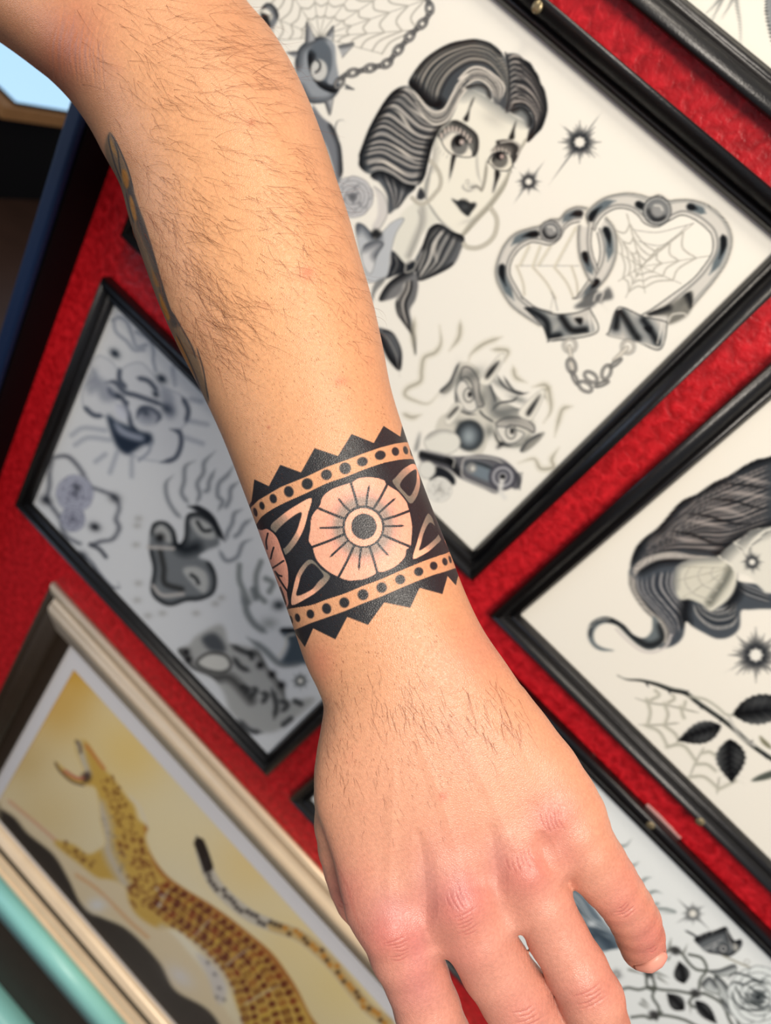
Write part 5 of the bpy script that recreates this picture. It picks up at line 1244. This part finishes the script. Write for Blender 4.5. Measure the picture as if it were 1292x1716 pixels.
for k in range(40):      # pink then grey whip shading round the centre
    an = k / 40 * 2 * np.pi
    q = T5([fc + 158 * np.array([np.cos(an), np.sin(an) * 1.02])])[0]; TT.blob(q[0], q[1], 9, 9, (206, 126, 118), .16)
for k in range(48):
    an = k / 48 * 2 * np.pi
    q = T5([fc + 118 * np.array([np.cos(an), np.sin(an) * 1.02])])[0]; TT.blob(q[0], q[1], 10, 10, (112, 108, 102), .34)
for e in ('538,452', '716,462', '825,590', '832,767', '667,890', '479,913', '350,767', '377,576'):
    e = P(e)[0]; st = fc + (e - fc) / np.hypot(*(e - fc)) * 95
    TT.stroke(T5([st, (st + e) / 2 + (2, 2), e]), 4.2, INK, .95, .8)
for e in ('628,468', '755,530', '797,663', '722,808', '578,877', '437,816', '384,674', '477,529'):
    e = P(e)[0]; st = fc + (e - fc) / np.hypot(*(e - fc)) * 95
    TT.stroke(T5([st, (st + e) / 2 + (-2, 1), e]), 3.6, INK, .95, .8, (0, .12))
TT.stroke(T5(petals), 3.0, INK, .95, .8, closed=True)
t = np.linspace(0, 2 * np.pi, 40, endpoint=False)
circ = lambda cx, cy, rx, ry: T5(np.stack([cx + rx * np.cos(t), cy + ry * np.sin(t)], 1))
TT.fill(circ(600, 668, 102, 103), INK, .95); TT.fill(circ(600, 670, 90, 91), PEACH, 1); TT.fill(circ(602, 667, 61, 62), INK, .95)
GR = (106, 104, 94)
def leaf(outer, inner, tip, base):
    o = T5(outer); TT.fill(o, (230, 172, 140), 1, .3); TT.shade(o, T5(base), 56, (206, 134, 116), .5, 1); TT.shade(o, T5(base), 36, GR, .95, .5)
    TT.fill(T5(inner), INK, .96, .3); TT.stroke(o, 2.6, INK, .9, .8, closed=True)
leaf('352,528 270,565 190,622 150,668 178,740 218,806 268,765 312,690 336,610', '300,598 232,640 172,705 190,745 218,772 270,705 292,650', 0, '160,690 220,790')
leaf('345,822 292,868 264,940 252,1045 330,1015 400,965 442,908 400,870', '352,845 305,895 288,950 280,1000 348,972 385,930 408,900', 0, '345,830 430,900')
leaf('852,366 800,380 755,425 738,455 790,520 828,560 862,520 876,450', '850,392 800,428 776,468 798,500 825,520 850,472 856,430', 0, '745,450 825,550')
leaf('912,602 880,660 855,740 836,824 900,800 950,760 978,722 950,650', '916,650 890,700 878,745 870,782 925,745 962,700 940,660', 0, '915,615 970,700')
# half hidden flowers at both sides
lf = '60,660 105,680 140,676 185,715 214,790 238,860 243,930 236,985 242,1045 200,1050 100,800'
TT.fill(T5(lf), (216, 150, 126), 1); TT.stroke(T5(lf), 3, INK, .95, .8, closed=True)
for l in ('216,832 160,868 140,872', '238,984 205,935 180,892', '168,768 160,795 154,822', '207,906 190,900 175,884', '140,700 132,740 136,775', '200,960 215,1000 226,1040'):
    TT.stroke(T5(l), 3, INK, .95, .8)
rf = '872,400 905,455 935,520 960,585 985,680 1000,765 1060,760 1000,560 930,400'
TT.fill(T5(rf), (196, 136, 112), 1); TT.stroke(T5('872,400 884,450 900,520 915,575 935,620 960,690 1000,765'), 3.5, INK, .95, .8)
for l in ('918,568 945,575 962,590', '890,490 905,500 915,520', '945,620 955,632 964,640', '905,455 930,510'):
    TT.stroke(T5(l), 3, INK, .95, .8)
TT.blob(560, 742, 10, 6, (120, 132, 120), .0)
# older tattoo along the underside of the forearm
OT = Canvas(150, 200, 390, 730, 2.0, (0, 0, 0))
jj, ii = np.mgrid[0:OT.h, 0:OT.w]
OT.img = SK.lookup(np.stack([ii.ravel() / 2 + 150, jj.ravel() / 2 + 200], 1)).reshape(OT.h, OT.w, 3).astype(np.float32)
T1 = lambda s: T5(s, 2.584, 0, 0)
old = '474,572 500,610 528,670 555,738 580,830 604,905 625,960 662,1080 700,1215 742,1345 792,1430 850,1530 880,1625 905,1740 850,1740 760,1560 690,1400 620,1200 560,1010 500,800 455,650'
OT.fill(T1(old), (112, 98, 78), .75, 1.5)
OT.shade(T1(old), T1('555,800 604,950 662,1100 720,1290 760,1400'), 9, (62, 58, 58), .8, .5)
for l, c_ in (('478,600 500,650 512,690 498,670 478,640', (170, 126, 74)), ('528,735 548,745 558,800 545,815 530,770', (188, 124, 50)), ('562,845 580,880 592,950 580,950 565,900', (186, 126, 58)),
              ('690,1270 710,1310 735,1375 725,1385 700,1330', (196, 128, 48)), ('760,1455 790,1490 830,1590 850,1640 820,1600 775,1520', (176, 116, 50)), ('655,1160 670,1190 690,1240 670,1230', (160, 110, 60))):
    OT.fill(T1(l), c_, .9, 1)
for l in ('474,572 470,600 480,650 500,720 530,800', '474,572 500,610 528,670 555,738 580,830', '495,610 510,660 515,700 525,760', '545,830 560,900 580,970', '742,1345 792,1430 830,1500 850,1560', '760,1440 800,1520 840,1610 870,1690', '850,1500 880,1600 895,1690 905,1740'):
    OT.stroke(T1(l), 2.4, (62, 62, 62), .85, 1.2, (.1, .1))
rgb = SK.lookup(PX)
k = (PX[:, 0] > 150) & (PX[:, 0] < 389) & (PX[:, 1] > 201) & (PX[:, 1] < 729)
rgb[k] = OT.lookup(PX[k])
k = (PX[:, 0] > 381) & (PX[:, 0] < 809) & (PX[:, 1] > 641) & (PX[:, 1] < 1109)
rgb[k] = TT.lookup(PX[k])
# far side of the wrist: the cuff carries on round the arm, out of the photograph's sight
sv = PX @ np.array([0.34, 0.94]); vv = (PX @ np.array([0.94, -0.34]))
back = FAC < 0.02
f = (sv - 925) / (1150 - 925)
ang = vv / 26.0
tooth = np.abs((ang % 2) - 1) * .14
ink = ((f > -.02 - tooth) & (f < .06)) | ((f > .19) & (f < .80)) | ((f > .93) & (f < 1.0 + tooth)) | ((np.abs(f - .125) < .035) & ((ang * 1.6) % 1 < .45)) | ((np.abs(f - .865) < .035) & ((ang * 1.6) % 1 < .45))
rgb[back] = np.array((200, 146, 108)) / 255
rgb[back & ink] = np.array(INK) / 255
set_colour(skin, srgb(np.clip(rgb, 0, 1)))

def skin_mat():
    m, nt, p = new_mat('skin')
    L = nt.links.new
    a = nt.nodes.new('ShaderNodeVertexColor'); a.layer_name = 'Col'
    tc = nt.nodes.new('ShaderNodeTexCoord')
    def noise(s, d=3, dist=0):
        q = nt.nodes.new('ShaderNodeTexNoise'); q.inputs['Scale'].default_value = s; q.inputs['Detail'].default_value = d; q.inputs['Distortion'].default_value = dist
        L(tc.outputs['Object'], q.inputs['Vector']); return q
    n1 = noise(900, 3)
    r = nt.nodes.new('ShaderNodeMapRange'); r.inputs[1].default_value = .3; r.inputs[2].default_value = .7; r.inputs[3].default_value = .90; r.inputs[4].default_value = 1.08
    L(n1.outputs['Fac'], r.inputs[0])
    mx = nt.nodes.new('ShaderNodeMix'); mx.data_type = 'RGBA'; mx.blend_type = 'MULTIPLY'; mx.inputs[0].default_value = 1
    L(a.outputs['Color'], mx.inputs[6]); L(r.outputs[0], mx.inputs[7]); L(mx.outputs[2], p.inputs['Base Color'])
    v = nt.nodes.new('ShaderNodeTexVoronoi'); v.feature = 'DISTANCE_TO_EDGE'; v.inputs['Scale'].default_value = 1500
    L(tc.outputs['Object'], v.inputs['Vector'])
    n2 = noise(500, 4, .5)
    s = nt.nodes.new('ShaderNodeMath'); s.operation = 'MULTIPLY_ADD'; s.inputs[1].default_value = 1.6
    L(v.outputs[0], s.inputs[0]); L(n2.outputs['Fac'], s.inputs[2])
    b = nt.nodes.new('ShaderNodeBump'); b.inputs['Strength'].default_value = .55; b.inputs['Distance'].default_value = .00016
    L(s.outputs[0], b.inputs['Height']); L(b.outputs['Normal'], p.inputs['Normal'])
    p.inputs['Roughness'].default_value = 0.41
    p.inputs['Specular IOR Level'].default_value = 0.5
    p.inputs['Subsurface Weight'].default_value = 0.12
    p.inputs['Subsurface Radius'].default_value = (1.0, 0.35, 0.2)
    p.inputs['Subsurface Scale'].default_value = 0.0025
    return m
MAT['skin'] = skin_mat()
person = link('person', skin, MAT['skin'])
tag(person, 'bare left forearm and hand over the pictures, with a black floral cuff tattoo', 'person')
# ------------------------------------------------------------------ arm hair: thin tapered strands rooted on the skin
bv = BVHTree.FromPolygons([tuple(v) for v in cam_to_world((AV * GH + org) * 0.001)], [tuple(int(i) for i in q) for q in AQ])
def ray(px, py):
    d = M @ np.array([(px - 646) / F, (py - 858) / F, 1.0]); d /= np.linalg.norm(d)
    h, nn, _, _ = bv.ray_cast(Vector(CAM), Vector(d), 0.45)
    return h, nn, d
def field(x, y):
    """direction of growth in the photograph and length"""
    pts = ((220, 120, .75, .9), (300, 60, 1, .25), (420, 90, 1, .35), (300, 250, 1, .35), (230, 300, .6, 1), (480, 260, 1, .55), (420, 420, .9, .7), (300, 450, .7, .9),
           (360, 560, .8, .7), (560, 450, .8, .8), (520, 600, .7, .8), (430, 330, .9, .45), (640, 1180, .35, 1), (740, 1200, .6, .9), (820, 1230, .5, 1), (560, 1250, .2, 1), (700, 1330, .3, 1))
    wx = wy = 0
    for a, b, u_, v_ in pts:
        k_ = 1 / (((x - a) ** 2 + (y - b) ** 2) / 2500 + 1) ** 2
        l_ = math.hypot(u_, v_); wx += k_ * u_ / l_; wy += k_ * v_ / l_
    l_ = math.hypot(wx, wy); return wx / l_, wy / l_
HV, HQ = [], []
def strand(x, y, L, dx, dy, r0, curl, lift, steps=7):
    h, nn, d = ray(x, y)
    if h is None: return
    pts = []; depth = (h - Vector(CAM)).length
    ca = math.atan2(dy, dx)
    cx, cy = x, y
    for i in range(steps + 1):
        t = i / steps
        hh, n2, dd = ray(cx, cy)
        if hh is None or (hh - Vector(CAM)).length > depth + 0.006:
            hh = Vector(CAM) + Vector(dd) * depth
        else:
            depth = (hh - Vector(CAM)).length; nn = n2
            if nn.dot(Vector(dd)) > 0: nn = -nn
        pts.append(np.array(hh + nn * (0.00012 + lift * math.sin(min(1.0, t * 1.15) * math.pi * .62))))
        a_ = ca + curl * (t - .3)
        cx += math.cos(a_) * L / steps; cy += math.sin(a_) * L / steps
    pts = np.array(pts)
    b = len(HV) * 0 + sum(len(v) for v in HV)
    tg = np.gradient(pts, axis=0); tg /= np.linalg.norm(tg, axis=1)[:, None] + 1e-12
    up = np.array(nn); s1 = np.cross(tg, up); s1 /= np.linalg.norm(s1, axis=1)[:, None] + 1e-12; s2 = np.cross(s1, tg)
    rr = (r0 * (1 - .75 * np.linspace(0, 1, steps + 1) ** 1.5))[:, None]
    ring = []
    for k_ in range(3):
        an = k_ * 2.0944
        ring.append(pts + s1 * rr * math.cos(an) + s2 * rr * math.sin(an))
    HV.append(np.stack(ring, 1).reshape(-1, 3))
    for i in range(steps):
        for k_ in range(3):
            j = (k_ + 1) % 3
            HQ.append((b + i * 3 + k_, b + i * 3 + j, b + i * 3 + 3 + j, b + i * 3 + 3 + k_))
rnd = random.Random(21)
def patch(n_, cx, cy, rx, ry, ang, L0, L1, r0=.000038, lift=.0008, jit=.3, curl=.7):
    ca, sa = math.cos(math.radians(ang)), math.sin(math.radians(ang))
    for _ in range(n_):
        while True:
            u_, v_ = rnd.gauss(0, .5), rnd.gauss(0, .5)
            if abs(u_) < 1.1 and abs(v_) < 1.1: break
        x = cx + u_ * rx * ca - v_ * ry * sa; y = cy + u_ * rx * sa + v_ * ry * ca
        dx, dy = field(x, y); a_ = math.atan2(dy, dx) + rnd.gauss(0, jit)
        strand(x, y, rnd.uniform(L0, L1), math.cos(a_), math.sin(a_), r0 * rnd.uniform(.6, 1.15), rnd.gauss(0, curl), lift * rnd.uniform(.3, 1.3))
patch(230, 300, 110, 180, 130, 20, 30, 78)
patch(110, 420, 90, 70, 120, -30, 30, 74)
patch(170, 500, 330, 70, 190, -22, 30, 74, lift=.0012)
patch(150, 280, 330, 90, 130, -20, 24, 52)
patch(260, 330, 480, 75, 150, -28, 34, 80)
patch(100, 430, 400, 100, 170, -20, 24, 56)
patch(60, 360, 560, 60, 60, 0, 30, 60)
patch(60, 590, 520, 40, 110, -18, 14, 34, r0=.00004)
patch(110, 700, 1190, 130, 60, 12, 16, 44, r0=.00004, jit=.22, lift=.0005)
patch(60, 830, 1200, 50, 80, -20, 20, 52, r0=.00004, jit=.22, lift=.0005)
patch(60, 570, 1240, 35, 110, 0, 10, 26, r0=.000035, jit=.2, lift=.0004)
patch(70, 660, 1320, 120, 80, 0, 8, 22, r0=.000032, jit=.2, lift=.0003)
def stubble(n_, cx, cy, rx, ry, ang, r0=.00005):
    ca, sa = math.cos(math.radians(ang)), math.sin(math.radians(ang))
    for _ in range(n_):
        u_, v_ = rnd.uniform(-1, 1), rnd.uniform(-1, 1)
        x = cx + u_ * rx * ca - v_ * ry * sa; y = cy + u_ * rx * sa + v_ * ry * ca
        dx, dy = field(x, y)
        strand(x, y, rnd.uniform(1.5, 4.5), dx, dy, r0 * rnd.uniform(.6, 1), 0, .0001, 2)
stubble(420, 510, 670, 120, 120, -20)
stubble(160, 600, 880, 140, 120, -20)
stubble(700, 690, 1170, 160, 130, 12, .000042)
stubble(160, 480, 500, 90, 100, -20)
hm = fast_mesh('arm_hair', np.vstack(HV), np.array(HQ))
MAT['hair'] = plain('brown_hair', (112, 60, 34), .5, .3)
hair = link('arm_hair', hm, MAT['hair'], person)
tag(hair, 'fine dark brown arm hair', kind='stuff')

# nail of the little finger, on the far slope of its tip
c0 = P3(1077, 1587, 254)
bm = bmesh.new(); rows = []
up_e = spline(P('1062,1618 1074,1616 1088,1610 1101,1602 1112,1594'), 1.0)
w2c = lambda p_: (np.array(p_) - CAM) @ M * 1000
for layer in (0, 1):
    gridv = []
    for j in range(13):
        t = j / 12; q = up_e[int(t * (len(up_e) - 1))]
        h, nn, d_ = ray(*q)
        H = w2c(h) - c0 if h is not None else P3(q[0], q[1], 252) - c0
        an = math.radians(108 - 92 * t); Lw = None
        for rp in np.arange(52, 18, -.5):
            hh_, _, _ = ray(1077 + rp * math.cos(an), 1587 + rp * math.sin(an))
            if hh_ is not None: Lw = w2c(hh_) - c0; break
        r_ = []
        for i in range(8):
            v = i / 7; a1, a2, lw_ = H / np.linalg.norm(H), Lw / np.linalg.norm(Lw), np.linalg.norm(Lw) + .12; om = math.acos(np.clip(a1 @ a2, -1, 1))
            dr = (math.sin((1 - v) * om) * a1 + math.sin(v * om) * a2) / math.sin(om)
            rad = (np.linalg.norm(H) + .05) * (1 - v) + lw_ * v + .22 * math.sin(math.pi * min(1, v * 1.5 + .05)) * (1 if 0 < j < 12 else .2) - layer * .3
            r_.append(bm.verts.new(Vector(cam_to_world((c0 + dr * rad) * .001))))
        gridv.append(r_)
    rows.append(gridv)
for g_ in rows:
    for i in range(12):
        for j in range(7): bm.faces.new((g_[i][j], g_[i][j + 1], g_[i + 1][j + 1], g_[i + 1][j]))
edge = [(0, j) for j in range(7)] + [(i, 7) for i in range(12)] + [(12, j) for j in range(7, 0, -1)] + [(i, 0) for i in range(12, 0, -1)]
for a_, b_ in zip(edge, edge[1:] + edge[:1]):
    bm.faces.new((rows[0][a_[0]][a_[1]], rows[0][b_[0]][b_[1]], rows[1][b_[0]][b_[1]], rows[1][a_[0]][a_[1]]))
nail = link('fingernail', bm_mesh('fingernail', bm, True), plain('nail', (214, 150, 132), .4, .4), person)
tag(nail, 'pale pink nail of the little finger')
